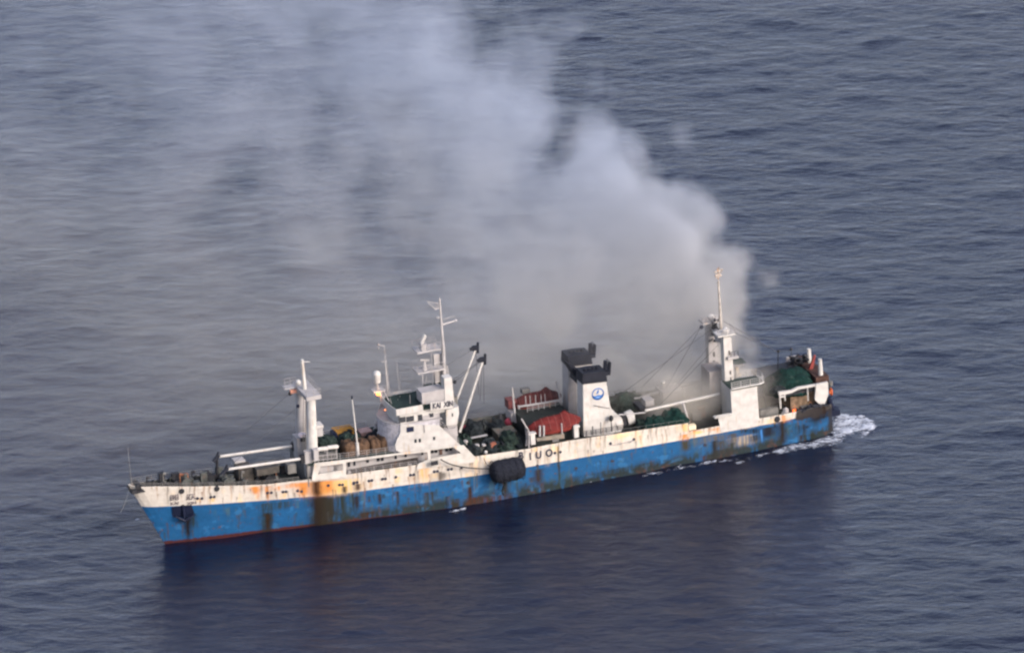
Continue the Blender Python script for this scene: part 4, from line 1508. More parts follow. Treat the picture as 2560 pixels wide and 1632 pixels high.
for i in range(16):
    x = random.uniform(44, 59)
    y = random.uniform(-4.5, 5)
    mb = MB()
    z = dz(x)
    if i % 2:
        mb.box(x, x + random.uniform(.5, 1.8), y, y + random.uniform(.4, 1.2), z - .05, z + random.uniform(.5, 1.6))
        mb.build('deck_locker', random.choice((DARK, MACH, GREY, DARK)), V)
    else:
        mb.tube((x, y, z), (x, y, z + 1.4), .12, .12, 6)
        mb.tube((x, y - .6, z + 1.4), (x, y + .6, z + 1.4), .1, .1, 6)
        mb.build('net_post', random.choice((DARK, MACH)), V)
MB().rail([(46, 6.75, 7.2), (75, 6.75, 6.4)], 0.8, 1.4, 0.04, 2).build('railing', GREY, V)

# ------------------------------------------------------------------ black fender hung over the side
fc_ = A(7, 1680, 620, -8.1)
fr = 1.55
fm = MB()
N1, N2 = 44, 24
Lf = 350 / 4.013 / 16.5
vs, fs = [], []
for i in range(N1 + 1):
    t = -1 + 2 * i / N1
    rad = fr * (1 - abs(t) ** 5) ** 0.42 * (1 + 0.0)
    for j in range(N2):
        a = 2 * math.pi * j / N2
        rr = rad * (1.03 + 0.025 * math.cos(8 * a) * (1 if i % 3 else .2) + 0.07 * mnoise.noise(Vector((t * 5, a * 3, 2))))
        vs.append((fc_.x + t * Lf / 2, fc_.y + rr * math.cos(a), fc_.z + rr * math.sin(a) * 1.05))
for i in range(N1):
    for j in range(N2):
        fs.append((i * N2 + j, i * N2 + (j + 1) % N2, (i + 1) * N2 + (j + 1) % N2, (i + 1) * N2 + j))
fm.add(vs, fs, True)
fen = fm.build('fender', RUBBER)
tag(fen, 'big black rubber fender hanging on the white and blue hull side', 'fender')
for i in range(5):
    cm = MB()
    t = -0.8 + 1.6 * i / 4
    for j in range(14):
        a0 = 2 * math.pi * j / 14; a1 = 2 * math.pi * (j + 1) / 14
        P_ = lambda a: (fc_.x + t * Lf / 2, fc_.y + fr * 1.06 * math.cos(a), fc_.z + fr * 1.1 * math.sin(a))
        cm.tube(P_(a0), P_(a1), 0.05, 0.05, 5, False)
    cm.build('chain', RUBBER, fen)
recenter(fen)
tl = MB()
prev = None
for i in range(13):
    t = i / 12
    q_ = fc_ + Vector((-0.6 + 0.25 * math.sin(t * 6), 0.35, -1.4 - 2.5 * t))
    if prev:
        tl.tube(prev, q_, 0.22 - 0.1 * t, 0.2 - 0.1 * t, 6)
    prev = q_
o = tl.build('frayed_rope', NETD)
tag(o, 'frayed dark rope trailing under the black fender', 'rope')
recenter(o)


def rope(name, pts, r, ma, label, n=18):
    """hanging rope through three measured points (a quadratic)"""
    p0, p1, p2 = [Vector(p) for p in pts]
    mb = MB()
    prev = None
    for i in range(n + 1):
        t = i / n
        c1 = 2 * p1 - 0.5 * (p0 + p2)
        q_ = p0 * (1 - t) ** 2 + c1 * 2 * t * (1 - t) + p2 * t * t
        if prev is not None:
            mb.tube(prev, q_, r, r, 6, False)
        prev = q_
    o = mb.build(name, ma)
    tag(o, label, 'rope')
    return recenter(o)


rope('mooring_rope', [A(7, 1010, 512, -7.15), A(7, 1200, 585, -7.4), A(7, 1500, 606, -7.9)], 0.09, DARK, 'dark sagging rope along the white hull leading forward to the black fender')
rope('fender_rope', [A(7, 1445, 500, -7.2), A(7, 1465, 550, -7.5), A(7, 1510, 590, -7.9)], 0.05, DARK, 'short rope from the bulwark down to the black fender')
rope('trailing_rope', [A(7, 1360, 640, -7.15), A(7, 1345, 720, -7.2), A(7, 1350, 840, -7.15)], 0.04, GREY, 'thin rope hanging down the blue hull left of the fender')
rope('bow_line', [A(8, 110, 680, -0.3), A(8, 60, 850, -0.6), A(8, 5, 960, -1.0)], 0.03, GREY, 'thin line hanging from the stem towards the sea')

# ------------------------------------------------------------------ lifeboats on their davits


def lifeboat(c, ln, label, cover):
    root = empty('lifeboat', label, 'lifeboat', c, 'red covered lifeboats on davits')
    n1 = 24
    rim, keel = [], []
    hb_ = MB(); cv = MB()
    sec = []
    for i in range(n1 + 1):
        t = -1 + 2 * i / n1
        w = 1.35 * (1 - abs(t) ** 2.6) ** 0.6 + 0.02
        x = c[0] + t * ln / 2
        zr = c[2] + 0.25 * t * t
        row = []
        for j in range(9):
            u = -1 + j / 4
            y = w * math.sin(u * math.pi / 2)
            z = zr - (1.15 * (1 - abs(t) ** 4) + 0.1) * math.cos(u * math.pi / 2) ** 0.7
            row.append((x, c[1] + y, z))
        sec.append(row)
    vs = [p for r_ in sec for p in r_]
    fs = [(i * 9 + j, (i + 1) * 9 + j, (i + 1) * 9 + j + 1, i * 9 + j + 1) for i in range(n1) for j in range(8)]
    hb_.add(vs, fs, True)
    hb_.build('boat_hull', mat('boat_hull_red', (0.16, 0.03, 0.025), .7, var=.3), root)
    vs, fs = [], []
    m_ = 10
    for i in range(n1 + 1):
        t = -1 + 2 * i / n1
        w = 1.42 * (1 - abs(t) ** 2.6) ** 0.6 + 0.03
        x = c[0] + t * ln / 2
        zr = c[2] + 0.25 * t * t + 0.03
        hgt = 1.35 * (1 - abs(t) ** 3) + 0.1 + 0.55 * math.exp(-((t - 0.38) / 0.13) ** 2)
        for j in range(m_ + 1):
            u = -1 + 2 * j / m_
            y = w * u
            z = zr + hgt * (1 - abs(u) ** 1.3) + 0.06 * mnoise.noise(Vector((x * 1.7, u * 3, 1)))
            if abs(u) == 1:
                z -= 0.28 + 0.08 * math.sin(i * 1.9)
            vs.append((x, c[1] + y, z))
    for i in range(n1):
        for j in range(m_):
            a_ = i * (m_ + 1) + j
            fs.append((a_, a_ + m_ + 1, a_ + m_ + 2, a_ + 1))
    cv.add(vs, fs, True)
    cvo = cv.build('boat_cover', cover, root)
    for k_ in range(7):
        rp = MB()
        t = -0.72 + 0.24 * k_
        i = round((t + 1) / 2 * n1)
        prev = None
        for j in range(m_ + 1):
            p_ = Vector(vs[i * (m_ + 1) + j]) + Vector((0, 0, 0.04))
            if prev is not None:
                rp.tube(prev, p_, 0.035, 0.035, 4, False)
            prev = p_
        rp.build('lashing', mat('lashing_red', (0.16, 0.06, 0.05)), root)
    for ch in root.children:
        ch.matrix_parent_inverse = Matrix.Translation(-Vector(c))
    return root


pc = A(4, 832, 895, -4.6)
lifeboat((pc.x, -4.6, pc.z), 8.1, 'near lifeboat under a bright red cover, in front of the white funnel', REDC)
pf = A(4, 655, 655, 4.6)
lifeboat((pf.x, 4.6, pf.z), 7.6, 'far lifeboat under a dull dark red cover behind white davit beams', mat('dull_red_cover', (0.06, 0.016, 0.015), .85, var=.35, scale=1.6, bump=.1))
# near davits and the boat deck house
mb = MB()
for (x0, y0, x1, y1, la) in ((575, 1135, 572, 950, -6.2), (545, 1110, 560, 960, -5.0), (500, 835, 575, 960, -5.8), (575, 960, 500, 835, -4.5), (540, 900, 560, 1100, -3.4)):
    mb.tube(A(4, x0, y0, la), A(4, x1, y1, la), 0.12, 0.10, 6)
mb.build('davit', GREYW, V)
mb = MB()
for x in (685, 725):
    mb.tube(A(4, x, 1010, -6.0), A(4, x, 905, -6.0), 0.16, 0.16, 8)
mb.tube(A(4, 910, 985, -6.0), A(4, 905, 880, -6.0), 0.10, 0.10, 8)
mb.build('boat_deck_post', GREYW, V)
boxp('davit_pedestal', 4, (1036, 1030), (1075, 900), -6.1, -5.4, WHITE2, V)
boxp('davit_arm', 4, (1030, 930), (1092, 905), -6.2, -5.6, WHITE2, V)
boxp('davit_pedestal', 4, (598, 1100), (636, 975), -6.1, -5.4, WHITE2, V)
boxp('davit_arm', 4, (580, 1000), (650, 975), -6.2, -5.6, WHITE2, V)
bd0, bd1 = A(4, 640, 940, -5.2), A(4, 1095, 875, -5.2)
mb = MB()
mb.box(bd0.x, bd1.x, -4.6, 5.2, dz(56), bd0.z - 0.45)
mb.build('boat_deck_house', DECK, V)
mb = MB()
mb.box(A(4, 815, 960, -5).x, A(4, 880, 960, -5).x, -4.75, -4.6, dz(57) + .3, bd0.z - 0.6)
mb.build('cabin_door', GREYW, V)
boxp('cabin_window', 4, (925, 975), (985, 900), -4.72, -4.58, GLASS, V)
boxp('cabin_window', 4, (765, 1000), (805, 925), -4.72, -4.58, GLASS, V)
polyp('boat_deck_beam', 4, ((660, 1062), (655, 1035), (930, 985), (935, 1030), (900, 1035)), -5.6, -5.2, mat('beige_beam', (0.15, 0.135, 0.11), rust=.4), V)
polyp('boat_deck_beam', 4, ((655, 1045), (935, 1000), (935, 1010), (655, 1068)), -5.2, -4.9, DARK, V)
# far davits: white posts and cross beams in front of the boat
mb = MB()
for (x0, y0, x1, y1, la, r) in ((440, 870, 405, 520, 3.0, .20), (905, 700, 850, 450, 3.0, .17), (385, 870, 375, 640, 5.5, .16), (470, 735, 480, 700, 3.0, .1)):
    mb.tube(A(4, x0, y0, la), A(4, x1, y1, la), r, r * .7, 8)
mb.build('davit', GREYW, V)
mb = MB()
for (x0, y0, x1, y1) in ((480, 712, 880, 648), (475, 735, 470, 700)):
    mb.tube(A(4, x0, y0, 2.9), A(4, x1, y1, 2.9), 0.15, 0.15, 6)
for x in (545, 590, 645, 700, 740):
    mb.tube(A(4, x, 700 - (x - 545) * .16, 2.9), A(4, x - 5, 605 - (x - 545) * .1, 2.9), 0.07, 0.07, 5)
mb.build('davit_beam', GREYW, V)
boxp('davit_house', 4, (400, 870), (500, 760), 3.2, 5.6, GREYW, V)
boxp('davit_head', 4, (370, 740), (450, 640), 4.2, 5.8, mat('dark_red_paint', (0.10, 0.03, 0.03)), V)
boxp('davit_box', 4, (510, 590), (585, 530), 5.2, 6.2, GREY, V)
MB().rail([A(4, 560, 770, 1.0), A(4, 900, 700, 1.0)], 0.9, .9, .04, 3).build('railing', GREYW, V)

# ------------------------------------------------------------------ funnels
BTOP = [(4, 1130, 340), (4, 1335, 322)]


def funnel(dx, dy, dzv, label, ma):
    """one of the twin funnels; dx, dy, dz move it from the near one's place"""
    y0, y1 = -4.4 + dy, -1.9 + dy
    T = lambda pts: [(p[0] + dx, p[1] + dzv) for p in PP(4, -4.4, *pts)]
    mb = MB()
    body = T(((1128, 1015), (1122, 480), (1355, 455), (1392, 680), (1432, 990)))
    mb.prism(body, y0, y1)
    F = mb.build('funnel', ma, V, label)
    mb = MB()
    mb.prism(T(((1112, 486), (1117, 382), (1225, 362), (1350, 352), (1366, 455))), y0 - 0.12, y1 + 0.12)
    mb.build('funnel_top', BLACK, F)
    mb = MB()
    a_ = T(((1352, 405), (1415, 405), (1415, 360)))
    mb.box(a_[0][0], a_[1][0], y0 + 0.6, y1 - 0.6, a_[0][1] - 0.2, a_[0][1] + 0.35)
    for (xx, h) in ((0.25, 1.5), (0.9, 1.1)):
        mb.tube((a_[0][0] + xx, y0 + 1.2, a_[0][1]), (a_[0][0] + xx + .2, y0 + 1.2, a_[0][1] + h + .4), 0.28, 0.26, 10)
    mb.build('exhaust_platform', BLACK, F)
    mb = MB()
    mb.rail([(a_[0][0], y0 + .6, a_[0][1] + .35), (a_[1][0], y0 + .6, a_[0][1] + .35), (a_[1][0], y1 - .6, a_[0][1] + .35)], 1.5, .6, .05, 4)
    mb.build('exhaust_rail', BLACK, F)
    mb = MB()
    t_ = T(((1130, 382), (1330, 358)))
    for i in range(4):
        xx = t_[0][0] + (t_[1][0] - t_[0][0]) * (0.2 + 0.2 * i)
        mb.tube((xx, y0 + 1.2, t_[0][1] - 0.3), (xx, y0 + 1.2, t_[0][1] + 0.35), 0.25, 0.25, 10)
    mb.build('exhaust_pipe', BLACK, F)
    return F


f1 = funnel(0, 0, 0, 'near funnel with blue round emblem', WHITE2)
nf = A(4, 1122, 480, -4.4)
ff = A(4, 972, 310, 2.2)
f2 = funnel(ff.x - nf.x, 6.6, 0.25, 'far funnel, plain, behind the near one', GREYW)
mb = MB()
mb.prism(PP(4, -1.0, (1120, 540), (1048, 470), (1055, 430), (1000, 340), (990, 300), (1120, 380)), -1.0, 1.6)
mb.build('funnel_bridge', BLACK, V)
# emblem: ring, dark lower sea and a sail
ec = A(4, 1271, 583, -4.4)
R_ = 62 / 4.04 / 16.6
em = MB()
yy = -4.46
ring = []
NN = 36
for i in range(NN):
    a0, a1 = 2 * math.pi * i / NN, 2 * math.pi * (i + 1) / NN
    w0_ = R_ * 0.84
    em.prism([(ec.x + R_ * math.cos(a0), ec.z + R_ * math.sin(a0)), (ec.x + R_ * math.cos(a1), ec.z + R_ * math.sin(a1)),
              (ec.x + w0_ * math.cos(a1), ec.z + w0_ * math.sin(a1)), (ec.x + w0_ * math.cos(a0), ec.z + w0_ * math.sin(a0))], yy, yy + 0.05)
EB = mat('emblem_blue', (0.03, 0.10, 0.27), .5, var=.1)
em.build('emblem_ring', EB, f1)
em = MB()
arc = [(ec.x + .93 * R_ * math.cos(a), ec.z + .93 * R_ * math.sin(a)) for a in np.linspace(math.radians(190), math.radians(378), 20)]
top_ = [(ec.x + R_ * t, ec.z + R_ * (0.33 * t * t - 0.28 + 0.10 * math.cos(t * 5))) for t in np.linspace(0.88, -0.9, 12)]
em.prism(arc + top_, yy, yy + 0.05)
em.build('emblem_sea', EB, f1)
em = MB()
em.prism([(ec.x + R_ * a, ec.z + R_ * b_) for a, b_ in ((-.32, 0.0), (-.12, .42), (.14, .78), (.16, .4), (.06, .12))], yy, yy + 0.05)
em.build('emblem_sail', EB, f1)
em = MB()
em.prism([(ec.x + R_ * a, ec.z + R_ * b_) for a, b_ in ((-.5, -.52), (-.1, -.40), (.45, -.50), (.2, -.62), (-.2, -.64))], yy - .02, yy + 0.04)
em.build('emblem_wave', mat('pale_blue_paint', (0.14, 0.24, 0.42), .5), f1)
# flared foot and big ventilator drum abaft the funnel
mb = MB()
mb.prism(PP(4, -4.2, (1410, 990), (1395, 700), (1425, 770), (1480, 800), (1520, 840), (1520, 930), (1500, 975)), -4.2, -1.8)
mb.build('funnel_foot', WHITE2, V)
p_ = A(4, 1440, 885, -3.4); q_ = A(4, 1505, 865, -3.4)
MB().tube(p_, q_, 1.0, 1.0, 18).build('ventilator_drum', WHITE2, V)
p_ = A(4, 1555, 835, -2.0); q_ = A(4, 1620, 812, -2.0)
MB().tube(p_, q_, 1.05, 1.1, 18).tube(q_ + Vector((.02, 0, 0)), q_ + Vector((0.1, 0, 0)), 0.8, 0.8, 14).build('ventilator_drum', WHITE2, V)
boxp('winch_base', 4, (1515, 910), (1560, 800), -3.4, -2.0, DARK, V)
mb = MB()
mb.rail([A(4, 1110, 1015, -6.0), A(4, 1300, 985, -6.0), A(4, 1530, 945, -6.0)], 0.75, .8, .05, 3)
mb.tube(A(4, 1220, 1000, -5.5), A(4, 1218, 910, -5.5), .08, .08, 5)
mb.tube(A(4, 1302, 990, -5.5), A(4, 1300, 870, -5.5), .06, .06, 5)
mb.tube(A(4, 1410, 960, -5.5), A(4, 1405, 800, -5.5), .08, .08, 5)
mb.tube(A(4, 1390, 730, -4.6), A(4, 1230, 700, -4.6), .04, .04, 4)
mb.build('railing', DARK, V)
MB().ball(A(4, 1405, 830, -5), .35, .3, .45).build('lamp_cluster', DARK, V)
mb = MB()
mb.rail([(64.5, -6.6, 6.85), (75, -6.6, 6.4)], 0.35, 1.2, 0.03, 1)
mb.build('railing', GREY, V)

# ------------------------------------------------------------------ after working deck: nets, booms and the gantry masts
AFT = [(5, 260, 1290, -4.6, 230, 110, 1.6, NET, 'bright green net heap behind the white bulwark just before the step in the rail'),
       (5, 110, 1310, -4.8, 190, 80, 1.4, NET, 'dark green net heap forward of the bright green one by the bulwark'),
       (4, 1860, 935, -4.6, 200, 110, 1.4, NET, 'green net heap close abaft the white ventilator drums'),
       (4, 1720, 930, -4.0, 120, 80, 1.4, NETG, 'small olive net heap touching the aftermost white drum'),
       (4, 1560, 700, 4.0, 380, 130, 2.2, NETG, 'misty green net heap along the far rail behind the funnel'),
       (4, 1930, 650, 4.0, 420, 110, 2.2, NETG, 'misty net heap at the far rail below the smoke'),
       (5, 450, 1040, 4.4, 180, 60, 1.8, BLUEP, 'blue tarpaulin heap seen through smoke beside the gantry mast')]
for i, (k, x, y, lat, w, h, ry, ma, lab) in enumerate(AFT):
    blue = ma is BLUEP
    heap(k, x, y, lat, w, h, ry, mat('dull_blue_cloth', (0.05, 0.08, 0.13), .9, var=.3) if blue else ma, 'tarpaulin' if blue else 'net_heap', lab, 'tarpaulin' if blue else 'fishing net', None if blue else 'fishing nets', 60 + i, 0.35)
mb = MB()
boxes = [((1755, 715), (1840, 640), -0.5, 1.2)]
for a_, b_, y0, y1 in boxes:
    bx(mb, 4, a_, b_, y0, y1)
mb.build('winch_cabin', GREYW, V)
boxp('trawl_winch', 4, (1700, 770), (1760, 720), -2.5, 0.5, DARK, V)
boxp('deck_house', 5, (180, 1130), (330, 1020), 1.5, 4.5, GREYW, V)
for (b_, t_, la) in (((5, 610, 1058), (4, 1750, 752), -3.6), ((5, 470, 955), (4, 1640, 634), 3.0)):
    p_ = A(*b_, la); q_ = A(*t_, la)
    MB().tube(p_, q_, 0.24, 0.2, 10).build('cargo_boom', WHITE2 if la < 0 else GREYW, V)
MB().tube(A(4, 1480, 795, -5), A(4, 1750, 772, -5), .1, .1, 6).build('guide_rail', GREYW, V)
mb = MB()
mb.tube(A(5, 330, 1130, -4.5), A(5, 378, 1300, -4.5), 0.22, 0.2, 8)
mb.build('boom_crutch', GREYW, V)
mb = MB()
mb.tube(A(5, 180, 1035, 3), A(5, 178, 985, 3), 0.22, 0.25, 10)
mb.ball(A(5, 178, 972, 3), .35)
mb.build('ventilator', WHITE2, V)
MB().ball(A(5, 505, 970, 2.5), .4, .3, .7).build('cargo_block', DARK, V)
# gantry masts
kn = MB()
kn.prism(PP(5, -3.9, (655, 985), (640, 625), (700, 622), (712, 800), (722, 978)), -3.9, -2.6)
kn.build('gantry_leg', WHITE2, V)
kf = MB()
p0 = A(5, 525, 560, 2.4); p1 = A(5, 600, 600, 2.4)
kf.prism(PP(5, 2.2, (535, 1100), (525, 560), (560, 540), (592, 680), (612, 860), (640, 1100)), 2.2, 3.6)
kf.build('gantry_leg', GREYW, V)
for (y0, h) in ((735, 38), (800, 42)):
    boxp('leg_slot', 5, (563, y0 + h), (574, y0), 2.14, 2.25, DARK, V)
for (x, y0, h) in ((686, 725, 35), (694, 880, 30), (697, 930, 28)):
    boxp('leg_slot', 5, (x - 4, y0 + h), (x + 4, y0), -3.96, -3.85, DARK, V)
mb = MB()
q0 = A(5, 598, 622, -4.2); q1 = A(5, 730, 602, -4.2)
mb.box(q0.x, q1.x, -4.3, -2.3, q0.z - .1, q0.z + .15)
MP = mb.build('gantry_platform', WHITE2, V)
MB().rail([(q0.x, -4.25, q0.z + .15), (q1.x, -4.25, q0.z + .15), (q1.x, -2.3, q0.z + .15)], .8, .7, .045, 2).build('platform_rail', GREYW, V)
q = A(5, 655, 575, -3.3)
MB().ball(q, 0.56, nu=16, nv=10).tube(q - Vector((0, 0, .8)), q, .5, .55, 14).build('satellite_dome', WHITE2, V)
mb = MB()
q0 = A(5, 672, 790, -4.2); q1 = A(5, 752, 770, -4.2)
mb.box(q0.x, q1.x, -4.4, -3.0, q0.z - .1, q0.z + .3)
mb.build('gantry_platform', GREYW, V)
MB().rail([(q0.x + .5, -4.3, q0.z + .3), (q1.x, -4.3, q0.z + .3)], .7, .5, .05, 2).build('platform_rail', DARK, V)
mb = MB()
q0 = A(5, 478, 510, 2.0); q1 = A(5, 600, 500, 2.0)
mb.box(q0.x, q1.x, 1.6, 3.6, q0.z - .3, q0.z)
mb.rail([(q0.x, 1.7, q0.z), (q1.x, 1.7, q0.z)], .8, .5, .06, 3)
mb.build('gantry_platform', GREYW, V)
q = A(5, 540, 465, 2.6)
MB().ball(q, .55, .55, .35, 14, 8).tube(q - Vector((0, 0, 1.0)), q, .25, .35, 10).build('radar_dome', WHITE2, V)
mb = MB()
for (x0, y0, a0, x1, y1, a1, r) in ((560, 560, 2.6, 640, 640, -3, .45), (600, 660, -1, 570, 600, 2, .2), (600, 840, 0, 640, 850, -3, .3), (590, 640, 0, 640, 650, -3, .3)):
    mb.tube(A(5, x0, y0, a0), A(5, x1, y1, a1), r, r, 8)
mb.build('gantry_crossbeam', GREYW, V)
mb = MB()
for i in range(22):
    t = random.random()
    p_ = A(5, 575 + 60 * random.random() - 30, 470 + 180 * t, 1.5)
    mb.tube(p_, p_ + Vector((random.uniform(-.7, .7), random.uniform(-.8, .8), random.uniform(-.7, .7))), random.uniform(.05, .16), None, 6)
mb.build('rigging_blocks', DARK, V)
mb = MB()
mb.tube(A(5, 622, 560, 0), A(5, 601, 190, 0), 0.24, 0.14, 10)
for i in range(12):
    p_ = A(5, 618 - i * 1.5, 480 - i * 25, 0)
    mb.tube(p_ - Vector((.28, 0, 0)), p_ + Vector((.05, 0, .05)), .05, .05, 4)
mb.build('topmast', mat('rusty_white', (0.30, 0.275, 0.24), var=.4, rust=.5, scale=2, rustcol=(.12, .08, .06)), V)
mb = MB()
for (x0, y0, x1, y1, r) in ((568, 125, 636, 100, .09), (575, 150, 625, 150, .16), (605, 85, 600, 180, .12), (572, 120, 605, 150, .08), (632, 105, 605, 150, .08), (590, 95, 600, 130, .09), (590, 170, 575, 150, .1)):
    mb.tube(A(5, x0, y0, 0), A(5, x1, y1, 0), r, r, 6)
mb.build('masthead_lights', mat('weathered_beige', (0.33, 0.28, 0.23), var=.4, rust=.6), V)
boxp('gantry_house', 5, (545, 1150), (655, 868), -1.8, 1.6, mat('smoky_grey_paint', (0.20, 0.185, 0.175), var=.2, rust=.3), V)
boxp('gantry_house', 5, (655, 1180), (692, 985), -3.2, 0, GREY, V)
mb = MB()
for (k0, x0, y0, a0, x1, y1, a1) in ((5, 475, 530, 2, 205, 1005, 3), (5, 530, 690, 2, 270, 1000, -1), (5, 640, 640, -3, 130, 1165, -3.6), (5, 560, 555, 2, -250, 1130, 2), (5, 520, 700, 2, 520, 950, 2.5),
                                     (5, 730, 590, -3, 985, 700, 3), (5, 470, 540, 2, 20, 1000, 3), (5, 640, 500, 0, 1060, 740, 3)):
    mb.tube(A(k0, x0, y0, a0), A(k0, x1, y1, a1), 0.035, 0.035, 4)
mb.build('rigging_wires', WIRE, V)
mb = MB()
mb.ball(A(5, 472, 545, 2), .3)
mb.build('cargo_block', NAVY, V)
# white control house at the port side
ctl = MB()
ctl.prism(PP(5, -7.06, (583, 1232), (590, 1226), (706, 1205), (695, 1022), (895, 990), (916, 1252), (880, 1305), (620, 1352), (612, 1300), (600, 1240)), -7.06, -6.9)
ctl.build('winch_house_side', WHITE2, V)
zc1 = A(5, 700, 1020, -6.9).z
xc0, xc1 = A(5, 697, 1100, -6.9).x, A(5, 905, 1100, -6.9).x
mb = MB()
mb.box(xc0 + .05, xc1 - .05, -6.88, -2.9, 4.2, zc1 - 0.15)
mb.build('winch_house', WHITE2, V)
mb = MB()
dpl = [(xc0 + .1, -7.2), (xc1 + .3, -7.2), (xc1 + 1.0, -6.9), (xc1 + 1.3, -5.5), (xc1 + 1.0, -4.0), (xc0 + 1, -3.4), (xc0 + .1, -3.4)]
mb.slab(dpl, zc1 - 0.16, zc1 + 0.06)
mb.build('control_deck', DGREEN, V)
mb = MB()
for (a_, b_) in zip(dpl[:3] + [dpl[3]], dpl[1:4] + [dpl[4]]):
    d = (Vector(b_) - Vector(a_))
    mb.tube((a_[0], a_[1], zc1 + .1), (b_[0], b_[1], zc1 + .1), .12, .12, 6)
mb.rail([(p[0], p[1], zc1 + .1) for p in dpl[1:6]] , 0.95, 1.3, .045, 3)
mb.rail([(dpl[0][0], -7.15, zc1 + .1), (dpl[1][0], -7.15, zc1 + .1)], 0.95, 1.4, .045, 3)
mb.build('control_deck_rail', WHITE2, V)
boxp('side_ledge', 5, (575, 1240), (706, 1222), -7.3, -6.5, WHITE2, V)
boxp('mooring_winch', 5, (378, 1345), (430, 1295), -6.4, -5.6, mat('cream_paint', (0.6, 0.52, 0.36), rust=.6), V)
boxp('winch_house_top', 5, (725, 835), (815, 815), 1.5, 3.5, DGREEN, V)
boxp('winch_house_top', 5, (740, 850), (800, 838), 1.4, 3.0, GREYW, V)
mb = MB()
mb.tube(A(5, 745, 985, 0), A(5, 742, 850, 0), .3, .3, 8)
mb.tube(A(5, 762, 925, 0), A(5, 760, 900, 0), .35, .3, 8)
mb.build('ventilator', mat('tan_post', (0.3, 0.25, 0.19), rust=.5), V)
# burnt gear on the working deck
for i in range(30):
    x = random.uniform(75.8, 97)
    y = random.uniform(-5.6, 5.2)
    if 80 < x < 88 and y < -2.5:
        continue
    z = dz(x)
    mb = MB()
    if i % 3 == 0:
        mb.box(x, x + random.uniform(.6, 2.2), y, y + random.uniform(.6, 1.6), z - .1, z + random.uniform(.7, 1.9))
        mb.build('burnt_locker', random.choice((DARK, GREY, RUST, BLACK)), V)
    elif i % 3 == 1:
        mb.drum((x, y, z + .7), (0, 1, 0), .7, 1.6, 14).drum((x, y - .8, z + .7), (0, 1, 0), .95, .1, 14).drum((x, y + .8, z + .7), (0, 1, 0), .95, .1, 14)
        mb.build('net_drum', random.choice((DARK, MACH)), V)
    else:
        mb.tube((x, y, z), (x + random.uniform(-.5, .5), y, z + random.uniform(1, 2.4)), .12, .1, 6)
        mb.build('bent_stanchion', random.choice((DARK, RUST, GREY)), V)
p_ = A(5, 960, 1230, -5.6)
boxp('fish_hatch', 5, (925, 1245), (1060, 1160), -5.6, -4.9, GREY, V)
boxp('burnt_cabin', 5, (915, 1150), (1060, 1040), -1.5, 2.5, mat('sooty_paint', (0.05, 0.05, 0.055), var=.5, scale=2), V)
# stern gallows
mb = MB()
gz = A(5, 1070, 1050, -5.8); ge = A(5, 1395, 985, -5.8)
mb.prism(PP(5, -5.9, (1065, 1065), (1065, 1045), (1160, 1032), (1210, 1008), (1395, 978), (1395, 990), (1212, 1024), (1170, 1048), (1080, 1068)), -5.9, -5.5)
mb.tube(A(5, 1072, 1060, -5.8), A(5, 1078, 1170, -5.8), .13, .13, 6)
mb.tube(A(5, 1110, 1060, -5.8), A(5, 1113, 1110, -5.8), .10, .10, 6)
mb.tube(A(5, 1284, 1005, -5.8), A(5, 1290, 1110, -5.8), .09, .09, 6)
mb.tube(A(5, 1070, 1080, -5.8), A(5, 1113, 1078, -5.8), .12, .12, 6)
mb.build('stern_beam', WHITE2, V)
mb = MB()
mb.box(gz.x, ge.x + 1.5, -5.4, 5.4, gz.z - 0.9, gz.z - 0.35)
mb.build('upper_net_deck', DARK, V)
mb = MB()
mb.box(gz.x + 2, ge.x, -4.9, 4.0, 4.2, gz.z - 0.9)
mb.build('deck_support', mat('scorched_brown', (0.12, 0.085, 0.055), var=.6, scale=1.6, rust=.6, streak=False), V)
for (k, x, y, lat, w, h, ry, ma, lab) in ((5, 1150, 1020, -2.2, 390, 160, 3.1, NET, 'biggest green net mound, piled on the deck at the stern'), (5, 1030, 1010, -1.5, 130, 90, 2.0, NETD, 'dark net mound at the forward end of the big green mound'),
                                          (5, 1255, 1000, -3.6, 120, 60, 1.0, NETD, 'dark net heap under the after end of the big green mound'), (5, 1060, 1035, -4.2, 140, 40, 1.0, NETD, 'low dark net roll above the white stern beam')):
    heap(k, x, y, lat, w, h, ry, ma, 'net_heap', lab, 'fishing net', 'fishing nets', int(x), 0.22)
pan = MB()
pan.prism(PP(5, -6.05, (1342, 1100), (1352, 985), (1442, 966), (1446, 1060), (1412, 1148), (1370, 1130)), -6.05, -5.7)
pan.build('gallows_plate', WHITE2, V)
pan = MB()
pan.prism([(p[0], p[1]) for p in PP(5, -6.05, (1342, 1100), (1352, 985), (1442, 966), (1446, 1060), (1412, 1148), (1370, 1130))], 5.4, 5.7)
pan.build('gallows_plate', GREYW, V)
for (x0, y0, x1, y1, la) in ((1306, 905, 1295, 712, 1.4), (1388, 930, 1380, 790, -3.8)):
    MB().tube(A(5, x0, y0, la), A(5, x1, y1, la), .36, .28, 12).build('gallows_post', WHITE2, V)
mb = MB()
mb.prism(PP(5, -1, (1290, 880), (1300, 875), (1325, 860), (1345, 760), (1335, 758)), -1.2, -.8)
mb.build('broken_strut', mat('oxide_red', (0.16, 0.035, 0.03), var=.3), V)
mb = MB()
mb.box(*(lambda c: (c.x - 1.0, c.x + 1.0, -4.6, 4.4, c.z - .7, c.z + .5))(A(5, 1400, 950, -4.6)))
mb.build('stern_platform', mat('burnt_brown', (0.05, 0.028, 0.022), .85, var=.5, rust=.5, rustcol=(.1, .04, .03)), V)
mb = MB()
